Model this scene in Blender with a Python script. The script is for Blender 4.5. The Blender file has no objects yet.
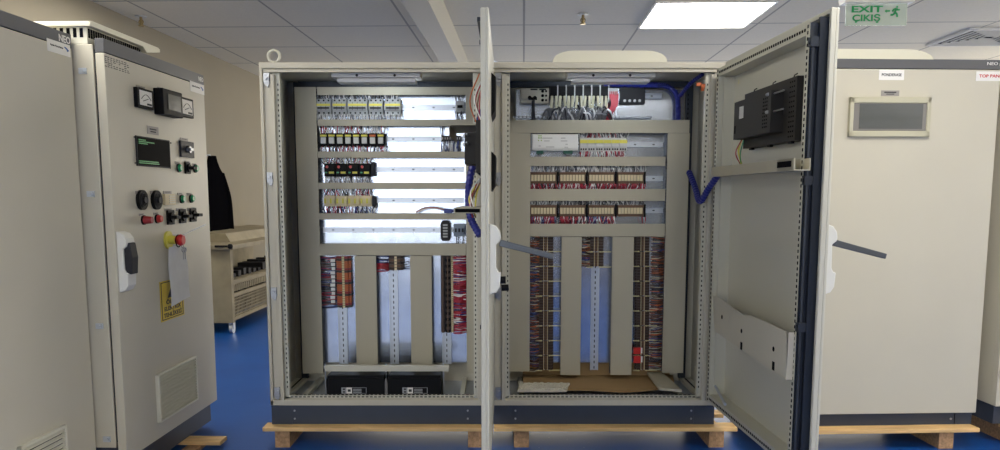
import bpy, math, random
from mathutils import Matrix, Vector
random.seed(7)
C = bpy.context.scene.collection
# ------------------------------------------------------------------ measured camera (floor is z = 0, metres)
FOC, PX, PY, TH = 782.92, 498.2, 287.13, .1168
CAM = (.037, -4.6368, 1.5147)

class Frame:
    "a place with its own x axis: origin on the floor and heading"
    def __init__(s, ox, oy, deg):
        s.m = Matrix.Translation((ox, oy, 0)) @ Matrix.Rotation(math.radians(deg), 4, 'Z'); s.inv = s.m.inverted()
    def hit(s, u, v, ax, val):
        "the point that the photo shows at (u, v) on the plane axis = val of this frame"
        b = (PY - v) / FOC
        d = Vector(((u - PX) / FOC, math.cos(TH) + b*math.sin(TH), -math.sin(TH) + b*math.cos(TH)))
        o = s.inv @ Vector(CAM); d = s.inv.to_3x3() @ d
        i = 'xyz'.index(ax); t = (val - o[i]) / d[i]
        return o + d*t
MAIN = Frame(0, 0, 0)
ROOM = Frame(CAM[0], CAM[1], -1.83)
SIDE = Frame(2.93, -.035, 2.5)          # the closed enclosures on the right
DM = Frame(-.001, -.005, -90.65)          # open door of the left bay
DR = Frame(1.366, -.005, -87.7)         # open door of the right bay
def X(u, v, y=0): return MAIN.hit(u, v, 'y', y).x
def Zc(u, v, y=0): return MAIN.hit(u, v, 'y', y).z
def rect(u0, v0, u1, v1, y, fr=MAIN):
    m = (v0+v1)/2; k = (u0+u1)/2
    return fr.hit(u0, m, 'y', y).x, fr.hit(u1, m, 'y', y).x, fr.hit(k, v1, 'y', y).z, fr.hit(k, v0, 'y', y).z

# ------------------------------------------------------------------ materials
def mat(name, col, rough=.5, metal=0, var=0, scale=8, bump=0, bscale=60, emit=None, es=0, stretch=None, coat=0, alpha=1, trans=0, spec=None):
    m = bpy.data.materials.new(name); m.use_nodes = True; nt = m.node_tree; N, L = nt.nodes, nt.links
    b = N['Principled BSDF']; b.inputs['Roughness'].default_value = rough; b.inputs['Metallic'].default_value = metal
    b.inputs['Base Color'].default_value = (*col, 1); b.inputs['Coat Weight'].default_value = coat
    if spec is not None: b.inputs['Specular IOR Level'].default_value = spec
    if trans: b.inputs['Transmission Weight'].default_value = trans
    if emit: b.inputs['Emission Color'].default_value = (*emit, 1); b.inputs['Emission Strength'].default_value = es
    b.inputs['Alpha'].default_value = alpha
    if var or bump:
        tc = N.new('ShaderNodeTexCoord'); mp = N.new('ShaderNodeMapping'); L.new(tc.outputs['Object'], mp.inputs[0])
        if stretch: mp.inputs['Scale'].default_value = stretch
    if var:
        n = N.new('ShaderNodeTexNoise'); n.inputs['Scale'].default_value = scale; n.inputs['Detail'].default_value = 4
        L.new(mp.outputs[0], n.inputs['Vector'])
        r = N.new('ShaderNodeValToRGB'); r.color_ramp.elements[0].position = .3; r.color_ramp.elements[1].position = .7
        r.color_ramp.elements[0].color = (*[c*(1-var) for c in col], 1); r.color_ramp.elements[1].color = (*[min(1, c*(1+var)) for c in col], 1)
        L.new(n.outputs['Fac'], r.inputs[0]); L.new(r.outputs[0], b.inputs['Base Color'])
    if bump:
        n2 = N.new('ShaderNodeTexNoise'); n2.inputs['Scale'].default_value = bscale
        L.new(mp.outputs[0], n2.inputs['Vector'])
        bp = N.new('ShaderNodeBump'); bp.inputs['Strength'].default_value = bump; bp.inputs['Distance'].default_value = .002
        L.new(n2.outputs['Fac'], bp.inputs['Height']); L.new(bp.outputs[0], b.inputs['Normal'])
    return m
CREAM = mat('cream_powder_coat', (.56, .522, .42), .42, var=.02, scale=3, bump=.12, bscale=400)
CREAM2 = mat('hood_cream', (.72, .69, .56), .4)
EDGE = mat('white_door_edge', (.58, .56, .47), .4)
BAND = mat('dark_grey_band', (.10, .10, .105), .45)
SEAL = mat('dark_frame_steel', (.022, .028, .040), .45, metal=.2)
PLINTH = mat('plinth_navy', (.035, .045, .068), .45, var=.06)
WOOD = mat('pine', (.74, .48, .21), .65, var=.18, scale=5, stretch=(1, 6, 12), bump=.1, bscale=40)
FEET = mat('chipboard', (.42, .25, .13), .8, var=.3, scale=60, bump=.3, bscale=120)
ZINC = mat('galvanized_steel', (.56, .61, .70), .22, metal=.93, var=.10, scale=14, bump=.05, bscale=30)
STEEL = mat('zinc_rail', (.62, .66, .72), .38, metal=.7)
PERF = mat('zinc_frame_rail', (.62, .60, .50), .45, metal=.3)
DUCT = mat('duct_grey', (.48, .442, .335), .5, bump=.03, bscale=200)
FINGER = mat('duct_finger_grey', (.13, .135, .145), .55)
HOLE = mat('hole_black', (.006, .006, .007), .9, spec=.05)
LEVER = mat('lever_steel', (.13, .14, .15), .35, metal=.6)
HWHITE = mat('handle_white', (.74, .73, .67), .4)
BLACK = mat('black_plastic', (.006, .006, .007), .5, spec=.12)
DKGREY = mat('charcoal_plastic', (.028, .028, .032), .5, spec=.2)
HMI = mat('hmi_back_grey', (.034, .031, .028), .55, spec=.2)
GREY = mat('module_grey', (.42, .43, .43), .5)
LGREY = mat('light_grey_plastic', (.62, .62, .60), .5)
WHITE = mat('white_plastic', (.88, .87, .83), .45)
YEL = mat('yellow_marker', (.75, .68, .10), .5)
PALEYEL = mat('pale_yellow_marker', (.72, .66, .36), .5)
BEIGE = mat('beige_terminal', (.78, .66, .42), .55)
BROWN = mat('brown_terminal', (.16, .085, .045), .5)
DBROWN = mat('dark_brown_terminal', (.055, .032, .022), .5)
ORANGE = mat('orange_terminal', (.55, .13, .03), .5)
RED = mat('red_plastic', (.60, .025, .02), .35)
DRED = mat('dark_red', (.30, .015, .02), .4)
GREEN = mat('green_lens', (.01, .30, .10), .3)
W_WHITE = mat('white_wire', (.80, .80, .80), .4)
W_RED = mat('red_wire', (.42, .02, .045), .4)
W_BLACK = mat('black_wire', (.02, .02, .025), .4)
W_GREY = mat('grey_wire', (.20, .20, .21), .45)
W_BLUE = mat('blue_wire', (.03, .05, .22), .4)
W_BROWN = mat('brown_wire', (.16, .06, .03), .45)
W_CREAM = mat('cream_wire', (.55, .52, .38), .45)
LOOM = mat('blue_corrugated', (.012, .018, .20), .4)
CHROME = mat('chrome', (.44, .45, .47), .42, metal=1)
CARD = mat('brown_cardboard', (.36, .23, .10), .75, var=.06, scale=4)
BUBBLE = mat('pale_packing', (.62, .58, .48), .6, bump=1, bscale=90)
PAPER = mat('paper_white', (.74, .73, .70), .7, var=.05, scale=12, bump=.5, bscale=20)
LABEL = mat('label_white', (.82, .80, .76), .5)
NAME = mat('nameplate_grey', (.30, .28, .26), .5)
INK = mat('black_ink', (.02, .02, .022), .6)
SMOKED = mat('smoked_window', (.10, .105, .10), .18, var=.25, scale=2, stretch=(1, 1, 4))
JACKET = mat('black_cloth', (.004, .004, .005), 1, spec=.0)
MACH = mat('machine_beige', (.27, .225, .14), .7, var=.15, scale=5)
LED = mat('led_diffuser', (.9, .9, .9), .5, emit=(1, .97, .90), es=16)
TUBE = mat('led_strip', (.9, .9, .95), .4, emit=(.80, .90, 1), es=45)
SIGNGREEN = mat('sign_green', (.0, .20, .05), .5, emit=(.0, .35, .10), es=.12)

def floor_mat():
    m = mat('blue_epoxy', (.006, .055, .25), .38, spec=.35); nt = m.node_tree; N, L = nt.nodes, nt.links; b = N['Principled BSDF']
    tc = N.new('ShaderNodeTexCoord')
    n = N.new('ShaderNodeTexNoise'); n.inputs['Scale'].default_value = 1.4; n.inputs['Detail'].default_value = 8; L.new(tc.outputs['Object'], n.inputs['Vector'])
    r = N.new('ShaderNodeValToRGB'); r.color_ramp.elements[0].position = .3; r.color_ramp.elements[1].position = .75
    r.color_ramp.elements[0].color = (.004, .060, .27, 1); r.color_ramp.elements[1].color = (.008, .090, .36, 1)
    L.new(n.outputs['Fac'], r.inputs[0])
    v = N.new('ShaderNodeTexVoronoi'); v.inputs['Scale'].default_value = 11; L.new(tc.outputs['Object'], v.inputs['Vector'])
    r2 = N.new('ShaderNodeValToRGB'); r2.color_ramp.elements[0].position = .035; r2.color_ramp.elements[1].position = .055
    r2.color_ramp.elements[0].color = (1, 1, 1, 1); r2.color_ramp.elements[1].color = (0, 0, 0, 1); L.new(v.outputs['Distance'], r2.inputs[0])
    mx = N.new('ShaderNodeMixRGB'); mx.inputs[2].default_value = (.22, .30, .42, 1); L.new(r2.outputs[0], mx.inputs[0]); L.new(r.outputs[0], mx.inputs[1])
    L.new(mx.outputs[0], b.inputs['Base Color'])
    return m
CX0, CW, CY0, CH = 0, 1.2, 8.35, 1.12
def ceil_mat():
    m = mat('ceiling_tiles', (.6, .58, .52), .85); nt = m.node_tree; N, L = nt.nodes, nt.links; b = N['Principled BSDF']
    tc = N.new('ShaderNodeTexCoord'); sp = N.new('ShaderNodeSeparateXYZ'); L.new(tc.outputs['Object'], sp.inputs[0])
    def line(sock, off, per, wid):
        a = N.new('ShaderNodeMath'); a.operation = 'SUBTRACT'; L.new(sock, a.inputs[0]); a.inputs[1].default_value = off - 40*per
        w = N.new('ShaderNodeMath'); w.operation = 'MODULO'; L.new(a.outputs[0], w.inputs[0]); w.inputs[1].default_value = per
        c = N.new('ShaderNodeMath'); c.operation = 'LESS_THAN'; L.new(w.outputs[0], c.inputs[0]); c.inputs[1].default_value = wid
        return c.outputs[0]
    a = line(sp.outputs[0], CX0-.012, CW, .022); c = line(sp.outputs[1], CY0, CH, .03)
    mx = N.new('ShaderNodeMath'); mx.operation = 'MAXIMUM'; L.new(a, mx.inputs[0]); L.new(c, mx.inputs[1])
    mu = N.new('ShaderNodeMath'); mu.operation = 'MULTIPLY'; mu.inputs[1].default_value = .62; L.new(mx.outputs[0], mu.inputs[0])
    n = N.new('ShaderNodeTexNoise'); n.inputs['Scale'].default_value = 40; n.inputs['Detail'].default_value = 5; L.new(tc.outputs['Object'], n.inputs['Vector'])
    r = N.new('ShaderNodeValToRGB'); r.color_ramp.elements[0].color = (.66, .61, .49, 1); r.color_ramp.elements[1].color = (.76, .71, .58, 1); L.new(n.outputs['Fac'], r.inputs[0])
    k = N.new('ShaderNodeMixRGB'); k.inputs[2].default_value = (.10, .10, .09, 1); L.new(mu.outputs[0], k.inputs[0]); L.new(r.outputs[0], k.inputs[1])
    L.new(k.outputs[0], b.inputs['Base Color'])
    return m
FLOOR, CEIL = floor_mat(), ceil_mat()
WALL = mat('wall_paint', (.27, .235, .17), .8, var=.04, scale=1.5)

# ------------------------------------------------------------------ mesh helper (everything is collected in world space)
class G:
    def __init__(s, fr=MAIN): s.fr = fr; s.v = []; s.f = []; s.k = []
    def add(s, vs, fs, m=0):
        n = len(s.v); s.v += [s.fr.m @ Vector(p) for p in vs]
        s.f += [tuple(i+n for i in f) for f in fs]; s.k += [m]*len(fs); return s
    def box(s, x0, x1, y0, y1, z0, z1, m=0):
        x0, x1 = sorted((x0, x1)); y0, y1 = sorted((y0, y1)); z0, z1 = sorted((z0, z1))
        return s.add([(x0,y0,z0),(x1,y0,z0),(x1,y1,z0),(x0,y1,z0),(x0,y0,z1),(x1,y0,z1),(x1,y1,z1),(x0,y1,z1)],
                     [(0,3,2,1),(4,5,6,7),(0,1,5,4),(1,2,6,5),(2,3,7,6),(3,0,4,7)], m)
    def cyl(s, a, b, r, n=12, m=0, r2=None):
        a, b = Vector(a), Vector(b); d = (b-a).normalized(); r2 = r if r2 is None else r2
        p = d.orthogonal().normalized(); q = d.cross(p)
        vs = [a + (p*math.cos(t)+q*math.sin(t))*r for t in (2*math.pi*i/n for i in range(n))]
        vs += [b + (p*math.cos(t)+q*math.sin(t))*r2 for t in (2*math.pi*i/n for i in range(n))]
        fs = [(i, (i+1) % n, n+(i+1) % n, n+i) for i in range(n)] + [tuple(range(n-1, -1, -1)), tuple(range(n, 2*n))]
        return s.add(vs, fs, m)
    def tube(s, pts, r, n=6, m=0, closed=False, ribs=0):
        pts = [Vector(p) for p in pts]; vs = []; fs = []; N = len(pts)
        for i, p in enumerate(pts):
            d = ((pts[(i+1) % N] - pts[i-1]) if closed else (pts[min(i+1, N-1)] - pts[max(i-1, 0)])).normalized()
            if i == 0: u = d.orthogonal().normalized()
            u = (u - d*u.dot(d)).normalized(); w = d.cross(u)
            rr = r*(1 + (ribs if i % 2 else -ribs))
            vs += [p + (u*math.cos(t)+w*math.sin(t))*rr for t in (2*math.pi*j/n for j in range(n))]
        for i in range(N if closed else N-1):
            a, b = i*n, ((i+1) % N)*n
            fs += [(a+j, a+(j+1) % n, b+(j+1) % n, b+j) for j in range(n)]
        if not closed: fs += [tuple(range(n-1, -1, -1)), tuple(range((N-1)*n, N*n))]
        return s.add(vs, fs, m)
    def prism(s, poly, a, b, ax='y', m=0):
        "poly in the plane across ax, from a to b; for y the poly is (x, z), for x it is (y, z), for z it is (x, y)"
        g = {'y': lambda p, t: (p[0], t, p[1]), 'x': lambda p, t: (t, p[0], p[1]), 'z': lambda p, t: (p[0], p[1], t), 'q': lambda p, t: (p[0], t, p[1])}[ax]
        n = len(poly); vs = [g(p, a) for p in poly] + [g(p, b) for p in poly]
        return s.add(vs, [(i, (i+1) % n, n+(i+1) % n, n+i) for i in range(n)] + [tuple(range(n-1, -1, -1)), tuple(range(n, 2*n))], m)
    def ball(s, c, r, m=0, n=10, sx=1, sy=1, sz=1):
        vs = []; fs = []
        for i in range(1, n): 
            for j in range(2*n):
                a, b = math.pi*i/n, math.pi*j/n
                vs.append((c[0]+r*sx*math.sin(a)*math.cos(b), c[1]+r*sy*math.sin(a)*math.sin(b), c[2]+r*sz*math.cos(a)))
        w = 2*n
        for i in range(n-2):
            for j in range(w): fs.append((i*w+j, (i+1)*w+j, (i+1)*w+(j+1) % w, i*w+(j+1) % w))
        fs += [tuple(range(w)), tuple(range((n-2)*w+w-1, (n-2)*w-1, -1))]
        return s.add(vs, fs, m)
    def torus(s, c, R, r, ax='y', n=20, m=0):
        f = {'y': lambda t: (c[0]+R*math.cos(t), c[1], c[2]+R*math.sin(t)), 'x': lambda t: (c[0], c[1]+R*math.cos(t), c[2]+R*math.sin(t)), 'z': lambda t: (c[0]+R*math.cos(t), c[1]+R*math.sin(t), c[2])}[ax]
        return s.tube([f(2*math.pi*i/n) for i in range(n)], r, 8, m, True)

def curve(pts, k=6):
    "smooth run of points through pts"
    P = [Vector(p) for p in pts]; P = [P[0]*2-P[1]] + P + [P[-1]*2-P[-2]]; out = []
    for i in range(1, len(P)-2):
        for j in range(k):
            t = j/k; a, b, c, d = P[i-1:i+3]
            out.append(.5*((2*b) + (c-a)*t + (2*a-5*b+4*c-d)*t*t + (3*b-a-3*c+d)*t**3))
    return out + [P[-2]]

def link(name, g, mats, mw, bevel=0, smooth=False):
    inv = mw.inverted(); me = bpy.data.meshes.new(name)
    me.from_pydata([inv @ v for v in g.v], [], g.f)
    for m in (mats if isinstance(mats, (list, tuple)) else [mats]): me.materials.append(m)
    me.polygons.foreach_set('material_index', g.k)
    import bmesh
    bm = bmesh.new(); bm.from_mesh(me); bmesh.ops.recalc_face_normals(bm, faces=bm.faces); bm.to_mesh(me); bm.free()
    if smooth:
        me.polygons.foreach_set('use_smooth', [True]*len(me.polygons))
    o = bpy.data.objects.new(name, me); C.objects.link(o)
    if smooth: me.set_sharp_from_angle(angle=math.radians(40))
    if bevel:
        b = o.modifiers.new('bevel', 'BEVEL'); b.width = bevel; b.segments = 2; b.limit_method = 'ANGLE'; b.angle_limit = math.radians(50)
    return o
MW = {}
def tag(o, label, cat, group=None, kind=None):
    if label: o['label'] = label
    if cat: o['category'] = cat
    if group: o['group'] = group
    if kind: o['kind'] = kind
    return o
def thing(name, label, cat, base, fr=MAIN, group=None):
    o = bpy.data.objects.new(name, None); C.objects.link(o); o.empty_display_size = .05
    mw = fr.m @ Matrix.Translation(base); o.matrix_world = mw; MW[o.name] = mw
    return tag(o, label, cat, group)
def part(t, name, g, mats, label=None, bevel=0, smooth=False, kind=None):
    mw = MW[t.name]; o = link(name, g, mats, mw, bevel, smooth); o.parent = t; MW[o.name] = mw
    if label: o['label'] = label
    if kind: o['kind'] = kind
    return o
def solo(name, label, cat, g, mats, base=None, fr=MAIN, group=None, kind=None, bevel=0, smooth=False):
    if base is None:
        n = len(g.v); lo = [min(v[i] for v in g.v) for i in range(3)]; hi = [max(v[i] for v in g.v) for i in range(3)]
        base = ((lo[0]+hi[0])/2, (lo[1]+hi[1])/2, lo[2]); fr = MAIN
    mw = fr.m @ Matrix.Translation(base); o = link(name, g, mats, mw, bevel, smooth); o.matrix_world = mw; MW[o.name] = mw
    return tag(o, label, cat, group, kind)
def struct(name, g, mats, **k):
    o = link(name, g, mats, ROOM.m); o.matrix_world = ROOM.m; o['kind'] = 'structure'; MW[o.name] = ROOM.m; return o
def dup(t, off, label, group=None):
    "a copy of the thing with copies of its parts and sub-parts, moved by off"
    def cp(o, parent):
        c = o.copy(); C.objects.link(c)
        if parent: c.parent = parent
        for ch in [x for x in bpy.data.objects if x.parent == o]: cp(ch, c)
        return c
    c = cp(t, None); c.location = t.location + Vector(off); c['label'] = label
    if group: c['group'] = group
    return c
def words(t, name, s, pos, size, mat_, fr, heading, label=None, mirror=False, thick=.0006, align='CENTER', sx=1, bold=0):
    "lettering lying on a face: pos in frame coordinates, heading = outward direction of the face, degrees in that frame"
    cu = bpy.data.curves.new(name, 'FONT'); cu.body = s; cu.size = size; cu.extrude = thick; cu.align_x = align; cu.align_y = 'CENTER'; cu.resolution_u = 3; cu.offset = bold*size
    cu.materials.append(mat_); o = bpy.data.objects.new(name, cu); C.objects.link(o)
    mw = fr.m @ Matrix.Translation(pos) @ Matrix.Rotation(math.radians(heading+90), 4, 'Z') @ Matrix.Rotation(math.pi/2, 4, 'X') @ Matrix.Diagonal((sx, 1, 1, 1))
    if t is None: o.matrix_world = mw
    else: o.parent = t; o.matrix_local = MW[t.name].inverted() @ mw
    dg = bpy.context.evaluated_depsgraph_get(); me = bpy.data.meshes.new_from_object(o.evaluated_get(dg)); me.name = name
    o2 = bpy.data.objects.new(name, me); C.objects.link(o2)
    if t is None: o2.matrix_world = mw
    else: o2.parent = t; o2.matrix_local = MW[t.name].inverted() @ mw
    bpy.data.objects.remove(o); o2.name = name
    if label: o2['label'] = label
    return o2
ORD = ['first', 'second', 'third', 'fourth', 'fifth', 'sixth', 'seventh', 'eighth', 'ninth', 'tenth', 'eleventh', 'twelfth', 'thirteenth']

# ------------------------------------------------------------------ the room
HC = 3.265
struct('floor', G(ROOM).box(-4.1, 8.2, -4.2, 14.7, -.1, 0), FLOOR)
struct('ceiling', G(ROOM).box(-4.1, 8.2, -4.2, 14.7, HC, HC+.1), CEIL)
struct('wall_left', G(ROOM).box(-4.1, -3.92, -4.2, 14.7, 0, HC), WALL)
struct('wall_back', G(ROOM).box(-4.1, 8.2, 14.5, 14.7, 0, HC), WALL)
struct('wall_right', G(ROOM).box(8.0, 8.2, -4.2, 14.7, 0, HC), WALL)
struct('wall_front', G(ROOM).box(-4.1, 8.2, -4.2, -4.0, 0, HC), WALL)
FILL_PANE = mat('warm_daylight_pane', (.9, .88, .84), .3, emit=(1, .93, .80), es=4.4)  # glow of the added windows, put in to brighten the ceiling
DAY = mat('daylight_pane', (.8, .85, .9), .3, emit=(.88, .93, 1), es=5)
for i_, (a_, b_) in enumerate(((-3.5, -.3),)):
    struct('window_%d' % (i_+1), G(ROOM).box(a_, b_, -3.99, -3.98, .95, 3.05), DAY)
    g = G(ROOM)
    for xx in (a_-.05, (a_+b_)/2-.03, b_): g.box(xx, xx+.06, -4.0, -3.94, .9, 3.1)
    g.box(a_-.05, b_+.06, -4.0, -3.94, .88, .95).box(a_-.05, b_+.06, -4.0, -3.94, 3.05, 3.11)
    struct('window_frame_%d' % (i_+1), g, WHITE)
for i_, (a_, b_) in enumerate(((-3.0, 1.5), (2.2, 6.8))):  # unseen back wall windows, added to lift the ceiling
    struct('window_%d' % (i_+2), G(ROOM).box(a_, b_, 14.47, 14.48, .95, 3.0), FILL_PANE)
    g = G(ROOM)
    for xx in (a_-.05, (a_+b_)/2-.03, b_): g.box(xx, xx+.06, 14.42, 14.5, .9, 3.05)
    g.box(a_-.05, b_+.06, 14.42, 14.5, .88, .95).box(a_-.05, b_+.06, 14.42, 14.5, 3.0, 3.06)
    struct('window_frame_%d' % (i_+2), g, WHITE)
for i_, (a_, b_) in enumerate(((-3.0, 1.5), (2.5, 7.0), (8.2, 13.0))):  # unseen right wall windows, also added as fill for the ceiling
    struct('window_%d' % (i_+4), G(ROOM).box(7.97, 7.98, a_, b_, .95, 3.0), FILL_PANE)
    g = G(ROOM)
    for yy in (a_-.05, (a_+b_)/2-.03, b_): g.box(7.92, 8.0, yy, yy+.06, .9, 3.05)
    g.box(7.92, 8.0, a_-.05, b_+.06, .88, .95).box(7.92, 8.0, a_-.05, b_+.06, 3.0, 3.06)
    struct('window_frame_%d' % (i_+4), g, WHITE)
struct('trim_1', G(ROOM).box(-.935, -.73, -3.9, 14.4, 2.985, HC), mat('soffit_paint', (.46, .44, .37), .6))

def led_panel(x0, x1, y0, y1, label):
    t = thing('ceiling_light', label, 'ceiling light', ((x0+x1)/2, (y0+y1)/2, HC-.03), ROOM, 'square luminous panels in the ceiling grid')
    g = G(ROOM)
    for a in ((x0, x1, y0, y0+.02), (x0, x1, y1-.02, y1), (x0, x0+.02, y0+.02, y1-.02), (x1-.02, x1, y0+.02, y1-.02)): g.box(*a, HC-.022, HC-.001)
    part(t, 'frame', g, WHITE)
    part(t, 'diffuser', G(ROOM).box(x0+.02, x1-.02, y0+.02, y1-.02, HC-.014, HC-.004), LED)
led_panel(1.19, 2.29, 7.38, 8.49, 'bright square ceiling panel above the right open enclosure')
led_panel(-3.25, -2.13, 6.02, 7.13, 'bright ceiling panel cut by the top edge of the photo above the instrument cabinet')
for k, (a, b) in enumerate([(-3.25, 2.4), (1.22, 2.4), (1.22, -1.2), (-3.25, -1.2), (5.6, 2.4), (5.6, -1.2)]):  # extra unseen panels, added for illumination
    led_panel(a, a+1.1, b, b+1.11, 'square ceiling panel of the room, outside or behind the view')

# sprinklers
def sprinkler(u, v, label):
    p = ROOM.hit(u, v, 'z', HC-.03)
    t = thing('sprinkler', label, 'sprinkler', (p.x, p.y, HC-.12), ROOM, 'small sprinkler heads in the ceiling')
    part(t, 'escutcheon', G(ROOM).cyl((p.x, p.y, HC-.012), (p.x, p.y, HC-.001), .055, 20), LGREY)
    part(t, 'nozzle', G(ROOM).cyl((p.x, p.y, HC-.09), (p.x, p.y, HC-.012), .014, 10).cyl((p.x, p.y, HC-.10), (p.x, p.y, HC-.09), .028, 12, 0).torus((p.x, p.y, HC-.06), .022, .005, 'y'), mat('brass_%s' % int(u), (.35, .27, .13), .35, metal=.8))
sprinkler(583, 17, 'sprinkler head in the ceiling above the right open enclosure')
sprinkler(141, 19, 'sprinkler head in the ceiling above the instrument cabinet')

# air diffuser
a = ROOM.hit(970, 28.5, 'z', HC-.01); S = .92
t = thing('air_diffuser', 'square four way louvred air outlet in the ceiling at the right', 'air vent', (a.x+S/2, a.y+S/2, HC-.04), ROOM)
x0, y0 = a.x, a.y
g = G(ROOM)
def ring(g, x0, y0, x1, y1, w, z0, z1, m=0):
    g.box(x0, x1, y0, y0+w, z0, z1, m).box(x0, x1, y1-w, y1, z0, z1, m).box(x0, x0+w, y0+w, y1-w, z0, z1, m).box(x1-w, x1, y0+w, y1-w, z0, z1, m)
ring(g, x0, y0, x0+S, y0+S, .03, HC-.025, HC-.001); part(t, 'frame', g, LGREY)
g = G(ROOM)
for i in range(6):
    o = .055 + i*.066; ring(g, x0+o, y0+o, x0+S-o, y0+S-o, .014, HC-.020, HC-.008)
part(t, 'louvre', g, LGREY); part(t, 'opening', G(ROOM).box(x0+.03, x0+S-.03, y0+.03, y0+S-.03, HC-.006, HC-.002), HOLE, label='black opening behind the louvres')

# exit sign
ey = 6.6
p0, p1 = ROOM.hit(846, 3.5, 'y', ey), ROOM.hit(906, 25.5, 'y', ey); q = ROOM.hit(876, 5, 'y', ey)
t = thing('exit_sign', 'green EXIT ÇIKIŞ sign with running figure hanging from the ceiling', 'exit sign', ((p0.x+p1.x)/2, ey, p1.z), ROOM)
GLASS = mat('sign_acrylic', (.66, .78, .66), .25, alpha=.4)
part(t, 'acrylic_panel', G(ROOM).box(p0.x, p1.x, ey-.004, ey+.004, p1.z, q.z+.01), GLASS, label='clear green tinted acrylic panel')
part(t, 'housing', G(ROOM).prism([(p0.x-.03, q.z+.01), (p1.x+.03, q.z+.01), (p1.x+.07, HC-.001), (p0.x-.07, HC-.001)], ey-.06, ey+.06), WHITE)
H = p0.z-p1.z; W = p1.x-p0.x
for s_, zz in (('EXIT', .72), ('ÇIKIŞ', .33)): words(t, 'lettering', s_, (p0.x+W*.34, ey-.006, p1.z+H*zz), H*.40, SIGNGREEN, ROOM, -90, sx=1.75 if s_ == 'EXIT' else 1.3, label='green bold lettering', bold=.03)
cx, cz = p0.x+W*.80, p1.z+H*.62; k = H*.5
g = G(ROOM)
def stroke(g, pts, r, y, m=0):
    for (a, b), (c, d) in zip(pts, pts[1:]):
        L = math.hypot(c-a, d-b); nx, nz = -(d-b)/L*r, (c-a)/L*r
        g.prism([(a+nx, b+nz), (c+nx, d+nz), (c-nx, d-nz), (a-nx, b-nz)], y, y+.002, 'y', m)
P_ = lambda x, z: (cx+x*k, cz+z*k)
stroke(g, [P_(.1, .25), P_(.0, -.1)], k*.09, ey-.008); stroke(g, [P_(-.25, .0), P_(-.12, .2), P_(.12, .25), P_(.3, .1), P_(.42, .2)], k*.075, ey-.0085)
stroke(g, [P_(0, -.1), P_(-.15, -.3), P_(-.4, -.3)], k*.085, ey-.0082); stroke(g, [P_(.02, -.08), P_(.2, -.25), P_(.22, -.5)], k*.085, ey-.0087)
g.cyl((cx+.17*k, ey-.008, cz+.42*k), (cx+.17*k, ey-.006, cz+.42*k), k*.09, 12); stroke(g, [P_(-.85, .05), P_(-.45, .05)], k*.07, ey-.008)
g.prism([P_(-.75, .2), P_(-.95, .05), P_(-.75, -.1)], ey-.009, ey-.006)
part(t, 'running_figure', g, SIGNGREEN, label='green running figure with arrow')

# ------------------------------------------------------------------ enclosures
ZB, ZT = .247, 2.277
def holes(g, p0, p1, n, dim, m=1):
    for i in range(n):
        t = (i+.5)/n; c = [a+(b-a)*t for a, b in zip(p0, p1)]
        g.box(c[0]-dim[0]/2, c[0]+dim[0]/2, c[1]-dim[1]/2, c[1]+dim[1]/2, c[2]-dim[2]/2, c[2]+dim[2]/2, m)

def pallet(name_label, fr, x0, x1, y0, y1, top, feet, boards_y=3):
    t = thing('pallet', name_label, 'pallet', ((x0+x1)/2, (y0+y1)/2, 0), fr, 'wooden pallets under the enclosures')
    w = .11
    for k, yy in enumerate((y0, (y0+y1)/2-w/2, y1-w)):
        part(t, 'deck_board', G(fr).box(x0, x1, yy, yy+w, top-.024, top), WOOD, bevel=.002)
    for xx in feet:
        part(t, 'bearer', G(fr).box(xx, xx+.09, y0+.02, y1-.02, 0, top-.024), [FEET], bevel=.002, label='square chipboard bearer')
    return t

def swing_handle(enc, door, fr, s, z, y, opened, label, w=.028):
    "lock handle on the outer face; y is that face, s its centre along the door"
    g = G(fr)
    prof = [(y, z-.145), (y+.030, z-.135), (y+.046, z-.11), (y+.05, z-.05), (y+.038, z-.045), (y+.030, z-.03), (y+.028, z+.07), (y+.046, z+.085), (y+.050, z+.10), (y+.046, z+.125), (y+.030, z+.148), (y, z+.16)]
    g.prism(prof, s-w, s+w, 'x')
    o = part(door, 'door_handle', g, HWHITE, label=label, bevel=.004)
    g = G(fr)
    if opened:
        a, b = Vector((s, y+.045, z+.078)), Vector((s, y+.275, z+.020))
        d = (b-a).normalized(); up = Vector((0, -d.z, d.y))
        vs = [a+up*.014+Vector((-.016,0,0)), a+up*.014+Vector((.016,0,0)), a-up*.014+Vector((.016,0,0)), a-up*.014+Vector((-.016,0,0)),
              b+up*.010+Vector((-.013,0,0)), b+up*.010+Vector((.013,0,0)), b-up*.013+Vector((.013,0,0)), b-up*.013+Vector((-.013,0,0))]
        g.add(vs, [(0,1,2,3), (7,6,5,4), (0,4,5,1), (1,5,6,2), (2,6,7,3), (3,7,4,0)])
        part(door, 'handle_lever', g, LEVER, label='dark swing lever turned out', bevel=.003)
    else:
        g.prism([(y+.028, z-.05), (y+.062, z-.055), (y+.068, z+.03), (y+.058, z+.10), (y+.028, z+.108)], s-w*.72, s+w*.85, 'x')
        part(door, 'handle_lever', g, DKGREY, label='dark grey grip folded shut', bevel=.005)
    return o

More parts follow.
